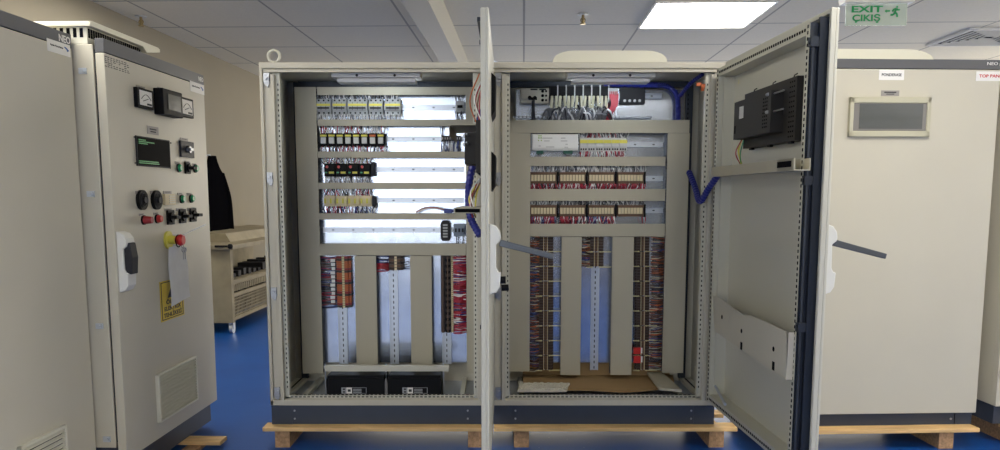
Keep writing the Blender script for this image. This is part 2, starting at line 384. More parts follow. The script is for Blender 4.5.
def open_door(enc, fr, mirror_hmi):
    R = -.0195 if mirror_hmi else -.085
    L = 1.325; z0, z1 = ZB+.0, ZT+.0
    g = G(fr); g.box(0, L, .001, .014, z0, z1)
    g.box(L-.02, L, -.020, .001, z0, z1).box(0, .02, -.020, .001, z0, z1).box(.02, L-.02, -.020, .001, z1-.02, z1).box(.02, L-.02, -.020, .001, z0, z0+.02)
    d = part(enc, 'door', g, EDGE, bevel=.003)
    # tubular inner frame with rows of holes
    for nm, (a0, a1, b0, b1) in (('v', (.055, .095, z0+.05, z1-.05)), ('w', (L-.085, L-.05, z0+.05, z1-.05)), ('h', (.095, L-.085, z1-.095, z1-.05)), ('i', (.095, L-.085, z0+.05, z0+.095))):
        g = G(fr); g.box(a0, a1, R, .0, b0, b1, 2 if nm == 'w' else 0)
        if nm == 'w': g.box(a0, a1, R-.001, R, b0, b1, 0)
        if nm in 'vw': holes(g, ((a0+a1)/2, R, b0), ((a0+a1)/2, R, b1), 76, (.012, .003, .014))
        else: holes(g, (a0, R, (b0+b1)/2), (a1, R, (b0+b1)/2), 44, (.014, .003, .012))
        if nm == 'v': g.box(.101, .112, R*.7, .0035, z0+.1, z1-.1)
        part(d, 'perforated_rail', g, [PERF, HOLE, SEAL], label='zinc frame rail with a row of holes')
    g = G(fr)
    g.box(L-.047, L-.03, R*.6, .003, z0+.03, z1-.03); g.box(.03, L-.047, -.035, .003, z1-.045, z1-.028); g.box(.03, L-.047, -.035, .003, z0+.028, z0+.045); g.box(.03, .045, -.035, .003, z0+.045, z1-.045)
    part(d, 'gasket', g, SEAL, label='dark rubber gasket around the inside edge')
    g = G(fr)     # locking rod with rollers
    RR = R+.012
    g.cyl((L-.04, RR, z0+.12), (L-.04, RR, z1-.12), .007, 8)
    for zz in (z0+.13, z0+.7, z0+1.33, z1-.13): g.box(L-.06, L-.03, RR-.014, RR+.02, zz-.02, zz+.02).cyl((L-.045, RR-.018, zz), (L-.045, RR, zz), .010, 10)
    part(d, 'locking_rod', g, SEAL, label='dark locking rod with four latch points')
    swing_handle(enc, d, fr, L-.05, 1.235, .014, True, 'cream lock handle body on the outer face')
    g = G(fr); hz = 1.235-.095
    g.cyl((L-.05, .058, hz+.012), (L-.05, .085, hz+.012), .016, 12, 0).cyl((L-.05, .066, hz-.022), (L-.05, .098, hz-.020), .014, 12, 0)
    g.box(L-.054, L-.046, .048, .062, hz-.004, hz+.02, 0)
    if mirror_hmi: part(d, 'key', g, BLACK, label='black key heads in the lock', smooth=True)
    return d

def enclosure(label, x0, x1, side):
    t = thing('electrical_enclosure', label, 'electrical cabinet', ((x0+x1)/2, .30, .13))
    ms = [CREAM, HOLE]; D = .60
    g = G()
    g.box(x0, x1, 0, .03, 2.243, ZT).box(x0+.055, x1-.055, .004, .03, 2.221, 2.236).box(x0, x1, .012, .03, 2.221, 2.243)      # top rail
    for a, b in ((x0, 1), (x1, -1)):
        g.box(a, a+b*.018, 0, .03, ZB, 2.243).box(a+b*.018, a+b*.062, .018, .034, ZB+.03, 2.243).box(a+b*.062, a+b*.084, .0, .034, ZB+.03, 2.21)
    g.box(x0, x1, 0, .03, ZB, ZB+.033).box(x0+.078, x1-.078, .015, .03, ZB+.033, ZB+.038)
    part(t, 'front_frame', g, CREAM, bevel=.002)
    # perforated corner rails, front and back
    for yy in (.035, .50):
        for a, b in ((x0, 1), (x1, -1)):
            g = G(); g.box(a+b*.066, a+b*.108, yy, yy+.04, ZB+.05, 2.235)
            holes(g, (a+b*.097, yy-.0005, .34), (a+b*.097, yy-.0005, 2.17), 62, (.006, .003, .012))
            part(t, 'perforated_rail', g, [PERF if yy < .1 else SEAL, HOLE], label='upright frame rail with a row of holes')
    g = G(); g.box(x0+.108, x1-.108, .035, .065, ZB+.035, .300); holes(g, (x0+.11, .0345, .292), (x1-.11, .0345, .292), 44, (.016, .003, .006))
    holes(g, (x0+.11, .050, .3005), (x1-.11, .050, .3005), 44, (.016, .01, .003))
    part(t, 'sill_rail', g, [PERF, HOLE], label='bottom front rail with slots')
    for a, b in ((x0, 1), (x1, -1)):
        g = G(); g.box(a+b*.03, a+b*.10, .08, .50, ZB+.03, .300); holes(g, (a+b*.07, .1, .3005), (a+b*.07, .49, .3005), 14, (.012, .016, .003))
        g.box(a+b*.17, a+b*.20, .07, .57, ZB+.02, .29)
        part(t, 'base_rail', g, [PERF, HOLE])
        g = G(); g.box(a+b*.10, a+b*.17, .07, .10, ZB, ZB+.02).box(a, a+b*.006, .03, D, ZB, ZT-.03)
        g.box(a+b*.006, a+b*.012, .08, .50, .50, .51).box(a+b*.006, a+b*.012, .08, .50, .36, .37)
        # pressed fan of slots low on the panel
        for q in range(22):
            an = 2*math.pi*q/22
            for rr in (.05, .095): 
                c = (a+b*.0075, .30+math.cos(an)*rr, .47+math.sin(an)*rr)
                e = (c[0], c[1]+math.cos(an)*.034, c[2]+math.sin(an)*.034)
                g.cyl(c, e, .0045, 5, 1)
        part(t, 'side_panel', g, ms)
    part(t, 'roof_panel', G().box(x0, x1, .03, D, ZT-.03, ZT-.002), CREAM, bevel=.002)
    part(t, 'back_panel', G().box(x0+.006, x1-.006, D-.006, D, ZB, ZT-.03), CREAM)
    part(t, 'floor_panel', G().box(x0+.006, x1-.006, .03, D-.006, ZB, ZB+.012), STEEL)
    g = G()
    xa, xb = x0+.155, x1-.115
    g.box(xa, xb, .525, .532, .40, 2.19)
    part(t, 'mounting_plate', g, ZINC)
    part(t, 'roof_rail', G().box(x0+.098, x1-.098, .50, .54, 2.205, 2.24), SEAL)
    g = G(); g.box(x0+.008, x1-.008, .002, .02, .13, ZB); g.box(x0+.008, x1-.008, .57, .59, .13, ZB)
    for a, b in ((x0, 1), (x1, -1)): g.box(a+b*.008, a+b*.022, .02, .57, .13, ZB)
    p = part(t, 'plinth', g, PLINTH, bevel=.002)
    for a, b in ((x0, 1), (x1, -1)):
        g = G(); g.box(a+b*.006, a+b*.13, -.002, .004, .131, ZB-.001)
        for zz in (.165, .215): g.cyl((a+b*.145, -.003, zz), (a+b*.145, .004, zz), .006, 8, 1)
        part(p, 'corner_piece', g, [PLINTH, CHROME], label='plinth corner with two bright screws')
    return t

def catch(t, x, z, y=.004):
    g = G(); g.box(x-.017, x+.017, y, y+.014, z-.028, z+.028).box(x-.008, x+.018, y-.014, y, z-.010, z+.010).cyl((x+.004, y-.022, z), (x+.004, y, z), .008, 8)
    g.prism([(x-.017, z-.03), (x+.017, z-.03), (x+.006, z-.052)], y+.002, y+.010)
    part(t, 'latch_catch', g, CHROME, label='bright metal latch catch')

XL, XM, XR = -1.345, -.003, 1.355
EL = enclosure('open left enclosure of the joined pair, empty trunking rows and two batteries inside', XL, XM, 'l')
for z, u in ((2.19, 0), (1.62, 0), (.94, 0), (.33, 0)): catch(EL, XL+.04, z)
g = G(); c = (XL+.075, .05); g.torus((c[0], c[1], 2.318), .034, .009, 'y', 24).cyl((c[0], c[1], ZT-.002), (c[0], c[1], 2.292), .020, 14, 0, .012)
part(EL, 'lifting_eye', g, EDGE, smooth=True, label='white lifting eye bolt')
ER = enclosure('open right enclosure of the joined pair, with door swung out to the right', XM, XR, 'r')
for z in (2.19, 1.62, .94, .33): catch(ER, XM+.04, z)
for z in (2.17, .315):
    g = G(); g.box(XR-.012, XR+.012, -.012, .0, z-.035, z+.035).cyl((XR+.004, -.022, z-.04), (XR+.004, -.022, z+.04), .009, 10).box(XR-.03, XR-.012, -.004, .0, z-.028, z+.028)
    part(ER, 'hinge', g, CHROME, label='bright steel hinge')
DL = open_door(EL, DM, True)
DRR = open_door(ER, DR, False)
for z in (2.17, .315, 1.3):
    g = G(); g.cyl((XM-.002, -.018, z-.04), (XM-.002, -.018, z+.04), .009, 10).box(XM-.01, XM+.02, -.012, 0, z-.03, z+.03)
    part(EL, 'hinge', g, CHROME, label='bright steel hinge')

# low triangular bracket on the joint, fan hood on the roof
g = G(); g.prism([(X(490, 55, .2), ZT-.002), (X(513, 60, .2), ZT-.002), (X(494, 53, .2), ZT+.045)], .2, .205)
part(EL, 'roof_bracket', g, STEEL, label='thin galvanized corner bracket')
def fan_hood(enc, fr, x0, x1, y0, y1, z, h, fl, slots=True, label='cream roof fan hood'):
    "hood with rounded ends: flat top h high, ends sloping down over fl"
    g = G(fr); n = []
    for i in range(7):
        t = i/6*math.pi/2; n.append((x0+fl*(1-math.sin(t)), z+.022+(h-.022)*(1-(1-math.sin(t)))**.8))
    L_ = [(x0+fl*(1-math.cos(t)), z+.02+(h-.02)*math.sin(t)) for t in [math.pi/2*i/6 for i in range(7)]]
    R_ = [(x0+x1-a, b) for a, b in reversed(L_)]
    g.prism([(x0, z+.012)]+L_+R_+[(x1, z+.012)], y0, y1)
    p = part(enc, 'fan_hood', g, CREAM2, label=label, smooth=True)
    g = G(fr); g.box(x0+.10, x1-.10, y0+.03, y1-.03, z-.001, z+.014)
    n = int((x1-x0-.24)/.016)
    for i in range(n):
        if abs(i-n/2) > 2: g.box(x0+.12+i*.016, x0+.127+i*.016, y0+.028, y0+.031, z+.002, z+.013, 1)
    part(p, 'slotted_base', g, [CREAM2, HOLE])
    return p
a, b = MAIN.hit(553, 62, 'y', .06), MAIN.hit(667, 62, 'y', .06)
fan_hood(ER, MAIN, a.x, b.x, .06, .54, ZT-.002, MAIN.hit(610, 51.5, 'y', .1).z-ZT, .12)

def hang_wires(name, label, fr, n, a, b, sag, cols, spread=.03, r=.0035):
    g = G(fr)
    for i in range(n):
        j = lambda: random.uniform(-spread, spread)
        A = Vector(a)+Vector((j(), j(), j())); B_ = Vector(b)+Vector((j(), j(), j())); M = (A+B_)/2+Vector(sag)+Vector((j(), j(), j()))
        g.tube(curve([A, M, B_], 6), r, 5, i % len(cols))
    return g, cols
# HMI back, cable channel and document pocket on the right door
def hmi(enc, fr, s0, s1, z0, z1, lab):
    g = G(fr); g.box(s0, s1, -.055, .0, z0, z1)
    for i in range(12):
        for zz in [z0+.02+j*(z1-z0-.04)/11 for j in range(12)]:
            if i < 3: g.box(s1-.075+i*.022, s1-.064+i*.022, -.0565, -.055, zz-.0035, zz+.0035, 1)
    h = part(enc, 'touchscreen_back', g, [HMI, HOLE], label=lab, bevel=.004)
    g = G(fr); w = s1-s0; zz0, zz1 = z0+.045, z1-.045
    g.box(s0+.02, s1-.14, -.115, -.055, zz0, zz1)
    for i in range(3):
        for j in range(9): 
            q = zz0+.03+j*(zz1-zz0-.06)/8; g.box(s1-.235+i*.022, s1-.224+i*.022, -.1165, -.115, q-.004, q+.004, 1)
    g.box(s0+.10, s0+.16, -.1165, -.115, zz0+.10, zz0+.16, 2); g.box(s0+.03, s0+.05, -.1165, -.115, zz0+.03, zz0+.07, 1)
    part(h, 'processor_housing', g, [HMI, HOLE, LGREY], bevel=.003, label='raised box with vent holes and a small label')
    for ss, q in ((s1-.17, z0+.14), (s1-.17, z1-.06), ):
        g = G(fr); g.cyl((ss, -.10, q), (s1-.03, -.10, q), .004, 6).box(ss-.006, ss+.006, -.11, -.05, q-.008, q+.008).cyl((ss-.012, -.118, q), (ss+.004, -.118, q), .008, 8)
        part(h, 'mounting_clamp', g, CHROME)
    for k in range(3):
        g = G(fr); ss = s0+.08+k*(w-.16)/2; g.tube([(ss-.02, -.03, z1), (ss-.01, -.03, z1+.015), (ss+.02, -.03, z1+.018)], .003, 5)
        g.box(ss-.02, ss+.02, -.045, -.03, z0-.01, z0, 0)
        part(h, 'clip', g, BLACK)
    return h
hA = DR.hit(744, 119, 'y', -.055); hB = DR.hit(796, 108, 'y', -.055)
hz1 = DR.hit(796, 76, 'y', -.055).z; hz0 = DR.hit(796, 140, 'y', -.055).z
hmi(ER, DR, hA.x, hB.x, hz0, hz1, 'dark back of the touchscreen on the door')
s0, s1 = DR.hit(715, 170, 'y', -.13).x, DR.hit(799, 165, 'y', -.13).x
zc = DR.hit(806, 162, 'y', -.13).z
s0 = max(s0, .06)
g = G(DR); w = .032
g.box(s0, s1, -.15, -.146, zc-w, zc+w*.6).box(s0, s1, -.085, -.081, zc-w, zc+w*.6).box(s0, s1, -.146, -.085, zc-w, zc-w+.004).box(s0, s1-.18, -.146, -.085, zc+w*.6-.004, zc+w*.6)
g.box(s1-.18, s1-.02, -.15, -.146, zc-w, zc+w*.6, 0).box(s1-.18, s1-.03, -.1515, -.15, zc-w*.5, zc+w*.3, 1)
part(ER, 'cable_channel', g, [DUCT, HOLE], label='grey cable channel across the inside of the door')
# document pocket, traced in its own plane
yp = -.115
pt = lambda u, v: (lambda q: (q.x, q.z))(DR.hit(u, v, 'y', yp))
outl = [pt(*q) for q in ((713, 296), (720, 298), (744, 316), (750, 315), (786, 331.5), (786, 380), (714.5, 331))]
m_ = min(p[0] for p in outl); outl = [(max(p[0], .04), p[1]) for p in outl]
g = G(DR); g.prism(outl, yp, yp+.003)
sE = max(p[0] for p in outl); zE = [p[1] for p in outl if abs(p[0]-sE) < .08]
g.box(sE-.003, sE, yp+.003, -.024, min(zE), max(zE)); zlo0 = outl[6][1]
g.prism([(outl[6][0], zlo0), (sE, min(zE)), (sE, min(zE)+.003), (outl[6][0], zlo0+.003)], yp+.003, -.024)
for u, v in ((722, 317), (741.5, 331), (773.5, 349)): 
    q = pt(u, v); g.cyl((q[0], yp-.001, q[1]), (q[0], yp+.001, q[1]), .012, 12, 1)
for u, v in ((741.5, 346), (773.5, 366)): 
    q = pt(u, v); g.box(q[0]-.016, q[0]+.012, yp-.001, yp+.001, q[1]-.02, q[1]+.02, 1)
part(ER, 'document_pocket', g, [CREAM, HOLE], label='cream sheet metal document pocket on the door')
g = G(); g.tube([(X(707, 380), .10, .43), (X(712, 384), -.02, .40), (X(731, 399, -.6), -.5, DR.hit(731, 399, 'y', -.05).z)], .008, 6)
part(ER, 'door_stay', g, STEEL, label='thin steel door stay')
for u, v in ((739, 82), (793, 137), (738, 157)):
    q = DR.hit(u, v, 'y', .003); part(DRR, 'sticker', G(DR).cyl((q.x, .001, q.z), (q.x, .004, q.z), .012, 12), YEL, label='small yellow round sticker')

g, c = hang_wires('', '', DR, 6, (hA.x+.0, -.05, hz0+.06), (hA.x+.0, -.06, zc+.02), (0, -.02, 0), [GREEN, YEL, W_WHITE, W_RED], .012, .003)
solo('wire_bundle', 'green, yellow and red wires beside the screen back on the right door', 'wires', g, c, kind='stuff')
# left door: the same kind of screen, channel, open box, wiring seen edge-on
zt, zb = DM.hit(478, 128, 'y', -.15).z, DM.hit(478, 165, 'y', -.15).z
hmi(EL, DM, .55, .95, 1.62, 1.86, 'dark back of the touchscreen on the left door')
g = G(DM); g.box(.30, .80, -.19, -.186, 1.80, 1.85).box(.30, .80, -.19, -.02, 1.85, 1.856).add([(.3, -.19, 1.80), (.8, -.19, 1.80), (.8, -.10, 1.70), (.3, -.10, 1.70)], [(0, 1, 2, 3)])
part(EL, 'folded_bracket', g, [DUCT], label='grey folded sheet bracket on the left door')
q = DM.hit(458, 209, 'x', .75)
g = G(DM); g.box(.55, 1.15, -.145, -.022, q.z-.012, q.z+.012); g.box(1.150, 1.152, -.14, -.03, q.z-.008, q.z+.008, 1)
part(EL, 'cable_channel', g, [DUCT, HOLE], label='grey cable channel seen end-on')
for (u0, v0, u1, v1), lb in (((490, 77, 496, 120), 'black screen bezel on the outer face seen edge-on'), ((490, 153, 497, 192), 'black meter housing on the outer face seen edge-on')):
    p, q = DM.hit(494, v0, 'x', .7), DM.hit(494, v1, 'x', .7)
    g = G(DM); g.prism([(.015, q.z), (.032, q.z+.03), (.036, p.z-.02), (.015, p.z)], .55, .85, 'x')
    part(EL, 'instrument_bezel', g, BLACK, label=lb, bevel=.003)
g, c = hang_wires('', '', DM, 5, (.35, -.04, 2.15), (.40, -.05, 1.87), (0, -.03, 0), [W_RED, W_WHITE, W_BROWN, ORANGE], .022, .0035)
solo('wire_bundle', 'loose red and white wires behind the left door above the folded bracket', 'wires', g, c, kind='stuff')
g, c = hang_wires('', '', DM, 6, (.7, -.05, 1.58), (.8, -.06, 1.42), (0, -.02, 0), [YEL, W_WHITE, W_BROWN, W_RED], .018, .004)
solo('wire_bundle', 'yellow and brown wires rising from the cable channel of the left door', 'wires', g, c, kind='stuff')
def loom(label, pts, r, fr=MAIN, k=14):
    g = G(fr); g.tube(curve(pts, k), r, 10, 0, ribs=.10)
    return solo('corrugated_conduit', label, 'conduit', g, LOOM, smooth=False, group='blue corrugated conduits')
loom('blue corrugated conduit hanging in a bow behind the left door', [(X(481, 120, .0), .0, 2.0), (X(476, 150, -.15), -.15, Zc(476, 150, -.15)), (X(469, 185, -.25), -.25, Zc(469, 185, -.25)), (X(470, 215, -.3), -.3, Zc(470, 215, -.3)), (X(480, 236, -.35), -.35, Zc(480, 236, -.35))], .02)
loom('blue corrugated conduit hanging in a V between right enclosure and its door', [(X(689, 172, .40), .40, Zc(689, 172, .40)), (X(695, 187, .2), .2, Zc(695, 187, .2)), (X(700, 201, .0), .0, Zc(700, 201, .0)), (X(709, 188, -.10), -.10, Zc(709, 188, -.10)), (X(721, 171, -.2), -.2, Zc(721, 171, -.2))], .018)
loom('blue corrugated conduit curving down the upper right corner of the right mounting plate', [(X(604, 84, .48), .48, Zc(604, 84, .48)), (X(650, 85, .48), .48, Zc(650, 85, .48)), (X(668, 87, .48), .48, Zc(668, 87, .48)), (X(677, 97, .48), .48, Zc(677, 97, .48)), (X(678, 120, .48), .48, Zc(678, 120, .48))], .017)
loom('thin blue conduit slanting from the roof corner to the bent conduit', [(X(703, 74, .2), .2, Zc(703, 74, .2)), (X(690, 84, .3), .3, Zc(690, 84, .3)), (X(680, 96, .44), .44, Zc(680, 96, .44))], .012)

pallet('long pallet board and blocks under the left open enclosure', MAIN, X(263, 430, -.06), X(492, 430, -.06), -.07, .62, .13, [X(275, 440, -.05), X(468, 440, -.05)])
pallet('pallet under the right open enclosure, seen below its plinth', MAIN, X(494, 430, -.06), X(737, 430, -.06), -.07, .62, .13, [X(514, 440, -.05), X(709, 440, -.05)])

# ------------------------------------------------------------------ inside the bays: trunking, rails, devices
YF = .44          # front of the trunking covers
YPL = .525        # mounting plate
bays = {'l': 'left enclosure', 'r': 'right enclosure'}
def trunk(label, u0, v0, u1, v1, vertical=False):
    x0, x1, z0, z1 = rect(u0, v0, u1, v1, YF)
    if vertical: # keep a straight board although its picture leans
        xa, xb = rect(u0, v0, u1, v1, YF)[:2]; x0, x1 = xa, xb
    t = thing('cable_trunking', label, 'cable trunking', ((x0+x1)/2, YF+.04, z0), MAIN, 'grey slotted cable trunking')
    part(t, 'cover', G().box(x0, x1, YF, YF+.008, z0, z1), DUCT, bevel=.001)
    g = G(); i = .006; n = 0
    if vertical:
        g.box(x0+i, x1-i, YPL-.004, YPL, z0, z1)
        N = int((z1-z0)/.020)
        for k in range(N):
            zz = z0+(k+.2)*(z1-z0)/N
            for xx in (x0+.003, x1-.006): g.box(xx, xx+.003, YF+.008, YPL, zz, zz+.011)
        g.box(x0+.002, x0+.007, YF+.06, YPL-.004, z0, z1).box(x1-.007, x1-.002, YF+.06, YPL-.004, z0, z1)
    else:
        g.box(x0, x1, YPL-.004, YPL, z0+i, z1-i)
        N = int((x1-x0)/.020)
        for k in range(N):
            xx = x0+(k+.2)*(x1-x0)/N
            for zz in (z0+.003, z1-.006): g.box(xx, xx+.011, YF+.008, YPL, zz, zz+.003)
    part(t, 'slotted_sides', g, FINGER if vertical else [FINGER], label='rows of comb-like plastic fingers', kind=None)
    return t
def zat(v): return Zc(480, v, YF)
T_ = trunk
T_('leftmost upright cable trunking of the left enclosure, full height', 298.5, 87, 319.5, 373.5, True)
T_('rightmost upright cable trunking of the left enclosure, beside the open door', 466.2, 87, 484, 373.5, True)
T_('top crossbar of cable trunking in the left enclosure, above the grey breakers', 317, 87, 465.8, 95)
T_('second crossbar of trunking in the left enclosure, between breakers and relays', 317.5, 119.5, 465.8, 126)
T_('third crossbar of trunking in the left enclosure, above the red and black contactors', 318, 151.5, 465.8, 157.8)
T_('fourth crossbar of trunking in the left enclosure, under the contactors', 318.5, 182.7, 465.8, 189)
T_('fifth crossbar of trunking in the left enclosure, under the yellow terminal row', 319, 213.3, 465.8, 219.5)
T_('lowest and widest crossbar of trunking in the left enclosure', 319.8, 243.8, 465.8, 255.5)
T_('lower left upright trunking piece right of the orange terminals', 355.5, 256, 377, 366, True)
T_('lower upright trunking piece left of the long red wiring', 410.7, 256, 432, 365, True)
T_('wide left upright cable trunking of the right enclosure', 509.4, 133.2, 530, 371.5, True)
T_('wide right upright cable trunking of the right enclosure', 665, 133.2, 686.5, 373, True)
T_('top wide crossbar of cable trunking in the right enclosure, under the black contactors', 509, 120, 689.5, 133)
T_('second crossbar of trunking in the right enclosure, under the white controller', 530.2, 156.7, 665.5, 166)
T_('third crossbar of trunking in the right enclosure, between the two relay rows', 530.2, 189, 665.3, 201)
T_('lowest crossbar of trunking in the right enclosure, under the second relay row', 530.2, 223.8, 665, 236.5)
T_('lower upright trunking right of the first brown terminal column', 561, 237, 581, 375, True)
T_('lower upright trunking left of the last brown terminal column', 611.5, 237, 632.8, 375, True)

def din(label, u0, u1, v, vertical=False, v1=None):
    g = G()
    if vertical:
        x0, x1, z0, z1 = rect(u0, v, u1, v1, .515)
        g.box(x0, x0+.006, .512, YPL, z0, z1).box(x1-.006, x1, .512, YPL, z0, z1).box(x0+.006, x1-.006, .520, YPL, z0, z1)
        holes(g, ((x0+x1)/2, .5195, z0), ((x0+x1)/2, .5195, z1), max(3, int((z1-z0)/.035)), (.006, .002, .018))
    else:
        x0, x1, z0, z1 = rect(u0, v-2.6, u1, v+2.6, .515)
        g.box(x0, x1, .512, YPL, z0, z0+.006).box(x0, x1, .512, YPL, z1-.006, z1).box(x0, x1, .520, YPL, z0+.006, z1-.006)
        holes(g, (x0, .5195, (z0+z1)/2), (x1, .5195, (z0+z1)/2), max(3, int((x1-x0)/.12)), (.014, .002, .006))
    return solo('mounting_rail', label, 'mounting rail', g, [STEEL, HOLE], group='zinc mounting rails on the plates')
din('mounting rail behind the grey breakers in the top row of the left enclosure', 322, 464, 107.5)
din('mounting rail of the white relay row in the left enclosure', 322, 464, 139)
din('mounting rail of the black contactor row in the left enclosure', 322, 464, 169.5)
din('mounting rail of the yellow terminal row in the left enclosure', 323, 464, 200.3)
din('nearly empty mounting rail in the fifth row of the left enclosure', 323, 464, 230)
din('upright rail below the orange terminals', 338, 347, 256, True, 364)
din('upright rail with a few terminals in the middle of the left enclosure', 389.5, 398, 256, True, 364)
din('upright rail under the long red wiring', 442, 451, 256, True, 364)
din('mounting rail of the white controller row', 533, 663, 144.5)
din('mounting rail of the upper relay row in the right enclosure', 533, 663, 178.5)
din('mounting rail of the lower relay row in the right enclosure', 533, 663, 210.5)
din('mounting rail of the black contactors at the top of the right enclosure', 520, 662, 96)
din('upright rail of the first brown terminal column', 541, 549, 237, True, 370)
din('upright bare rail in the middle of the right enclosure', 591, 599, 237, True, 370)
din('upright rail of the last brown terminal column', 643, 651, 237, True, 370)

def wires(label, u0, u1, v0, v1, n, mats_, y0=.462, r=.0032, lean=.012, horizontal=False):
    "short wires between a device and its trunking"
    g = G(); x0, x1, z0, z1 = rect(u0, v0, u1, v1, y0); n = int(n*1.45) if n > 15 else n
    for i in range(n):
        t = (i+random.random()*.8)/n; k = random.randrange(len(mats_)); d = random.uniform(-lean, lean)
        if horizontal:
            z = z0+(z1-z0)*t; A, B_ = (x0, y0+random.uniform(0, .02), z+d), (x1, y0+random.uniform(0, .03), z)
            M = ((x0+x1)/2, y0-random.uniform(0, .012), z+d*.7+random.uniform(-.004, .004))
        else:
            x = x0+(x1-x0)*t; A, B_ = (x+d, y0+random.uniform(.0, .02), z1), (x, y0+random.uniform(.0, .02), z0)
            M = (x+d*.6+random.uniform(-.004, .004), y0-random.uniform(0, .01), (z0+z1)/2)
        g.tube(curve([A, M, B_], 3), r, 4, k)
    return solo('wire_bundle', label, 'wires', g, mats_, kind='stuff')

# --- left bay, row 1: breakers
k = 0
for u0, u1, n in ((314.5, 329.5, 3), (330.5, 345, 3), (346, 366, 4), (367, 381.5, 3), (383, 399.5, 3)):
    x0, x1, z0, z1 = rect(u0+1.5, 98.5, u1+1, 115, .45); zm = (z0+z1)/2; h = z1-z0
    t = thing('circuit_breaker', f'{ORD[k]} grey circuit breaker from the left in the top row of the left enclosure', 'circuit breaker', ((x0+x1)/2, .48, z0), MAIN, 'grey circuit breakers in the top row')
    g = G(); g.box(x0, x1, .465, .512, z0, z1).box(x0, x1, .452, .465, z0+h*.30, z1-h*.22)
    for i in range(n):
        xx = x0+(i+.5)*(x1-x0)/n
        g.cyl((xx, .4645, z1-h*.1), (xx, .466, z1-h*.1), .006, 8, 1).cyl((xx, .4645, z0+h*.14), (xx, .466, z0+h*.14), .006, 8, 1)
        if i: g.box(xx-(x1-x0)/n/2-.0012, xx-(x1-x0)/n/2+.0012, .4515, .4525, z0+h*.3, z1-h*.22, 1)
    part(t, 'body', g, [GREY, HOLE], bevel=.001)
    part(t, 'marker', G().box(x0+.003, x1-.003, .449, .452, zm+h*.05, zm+h*.19), YEL, label='yellow marking strip')
    part(t, 'toggle', G().box(x0+.01, x1-.01, .444, .452, zm-h*.12, zm-h*.03), DKGREY)
    k += 1
wires('grey wires entering the top of the grey breaker row', 316, 399, 94.5, 99, 46, [W_GREY, W_BLACK, W_GREY, W_WHITE])
wires('white and grey wires below the grey breaker row', 316, 401, 114, 120, 60, [W_WHITE, W_GREY, W_WHITE])
x0, x1, z0, z1 = rect(455.5, 101, 464.5, 112, .45)
t = thing('breaker_module', 'small grey two-pole module alone at the right end of the top row', 'circuit breaker', ((x0+x1)/2, .48, z0))
part(t, 'body', G().box(x0, x1, .46, .512, z0, z1).box(x0+.004, x1-.004, .45, .46, z0+.02, z1-.02), GREY, bevel=.001)
part(t, 'toggle', G().box(x0+.012, x1-.012, .440, .45, (z0+z1)/2-.01, (z0+z1)/2+.008), BLACK)
wires('thin leads around the small grey module at the end of the top row', 456, 463, 111, 119.5, 6, [W_GREY, W_BLACK])
wires('wires above the small grey module at the end of the top row', 456, 463, 95, 101.5, 5, [W_GREY])
# --- row 2: relays in black sockets
for k in range(8):
    u = 319.3+k*8.2
    x0, x1, z0, z1 = rect(u, 133, u+7.9, 146.5, .45); w = x1-x0; h = z1-z0
    t = thing('relay', f'{ORD[k]} plug-in relay from the left in the second row of the left enclosure', 'relay', ((x0+x1)/2, .48, z0), MAIN, 'relays in black sockets in the second row')
    part(t, 'socket', G().box(x0, x1, .465, .512, z0, z1), BLACK, bevel=.001)
    part(t, 'cover', G().box(x0+w*.18, x1-w*.18, .445, .465, z0+h*.22, z1-h*.32), LGREY, bevel=.001)
    part(t, 'marker', G().box(x0+w*.12, x1-w*.12, .448, .465, z1-h*.26, z1-h*.12), ORANGE if k == 6 else YEL, label='small coloured tag')
wires('white and red wires above the relay row of the left enclosure', 320, 385, 126, 133.5, 34, [W_WHITE, W_RED, W_WHITE, W_WHITE], r=.004, lean=.03)
wires('white, black and red wires below the relay row of the left enclosure', 320, 387, 146, 152, 44, [W_WHITE, W_BLACK, W_WHITE, W_RED])
x0, x1, z0, z1 = rect(441.5, 135.5, 461, 141, .45)
t = thing('terminal_strip', 'short grey terminal strip with white wires at the right end of the second row', 'terminal strip', ((x0+x1)/2, .48, z0))
for i in range(8):
    w = (x1-x0)/8; part(t, 'terminal_block', G().box(x0+i*w, x0+i*w+w*.85, .46, .512, z0, z1).box(x0+i*w+w*.3, x0+i*w+w*.6, .458, .46, z0+.01, z1-.01, 1), [DKGREY, LGREY])
wires('white and blue wires hanging from the short terminal strip in the second row', 441, 461, 140.5, 152, 20, [W_WHITE, W_BLUE, W_WHITE, W_GREY])
wires('few dark wires rising from the short terminal strip in the second row', 441, 443, 126, 136, 3, [W_GREY])
# --- row 3: contactors
for k in range(4):
    u = 323.8+k*11.7
    x0, x1, z0, z1 = rect(u, 163.5, u+11.4, 176.5, .45); w = x1-x0; h = z1-z0
    t = thing('contactor', f'{ORD[k]} black contactor with red button from the left, third row of left enclosure', 'contactor', ((x0+x1)/2, .48, z0), MAIN, 'black contactors with red buttons in the third row')
    b_ = part(t, 'body', G().box(x0, x1, .46, .512, z0, z1).box(x0+.004, x1-.004, .45, .46, z0+h*.15, z1-h*.15), BLACK, bevel=.001)
    part(t, 'button', G().cyl((x0+w*.3, .441, z1-h*.26), (x0+w*.3, .45, z1-h*.26), .009, 10), RED, label='red button')
    part(t, 'marker', G().box(x0+w*.45, x1-w*.12, .447, .45, z0+h*.22, z0+h*.38), YEL, label='yellow tag')
    part(t, 'indicator', G().box(x0+w*.1, x0+w*.3, .447, .45, z0+h*.25, z0+h*.36), GREEN, label='green indicator')
x0, x1, z0, z1 = rect(370.8, 162, 374.5, 176, .46)
solo('end_clamp', 'dark end clamp right of the black contactor row', 'end clamp', G().box(x0, x1, .47, .512, z0, z1).box(x0+.005, x1-.005, .46, .47, z0+.02, z1-.02), DKGREY)
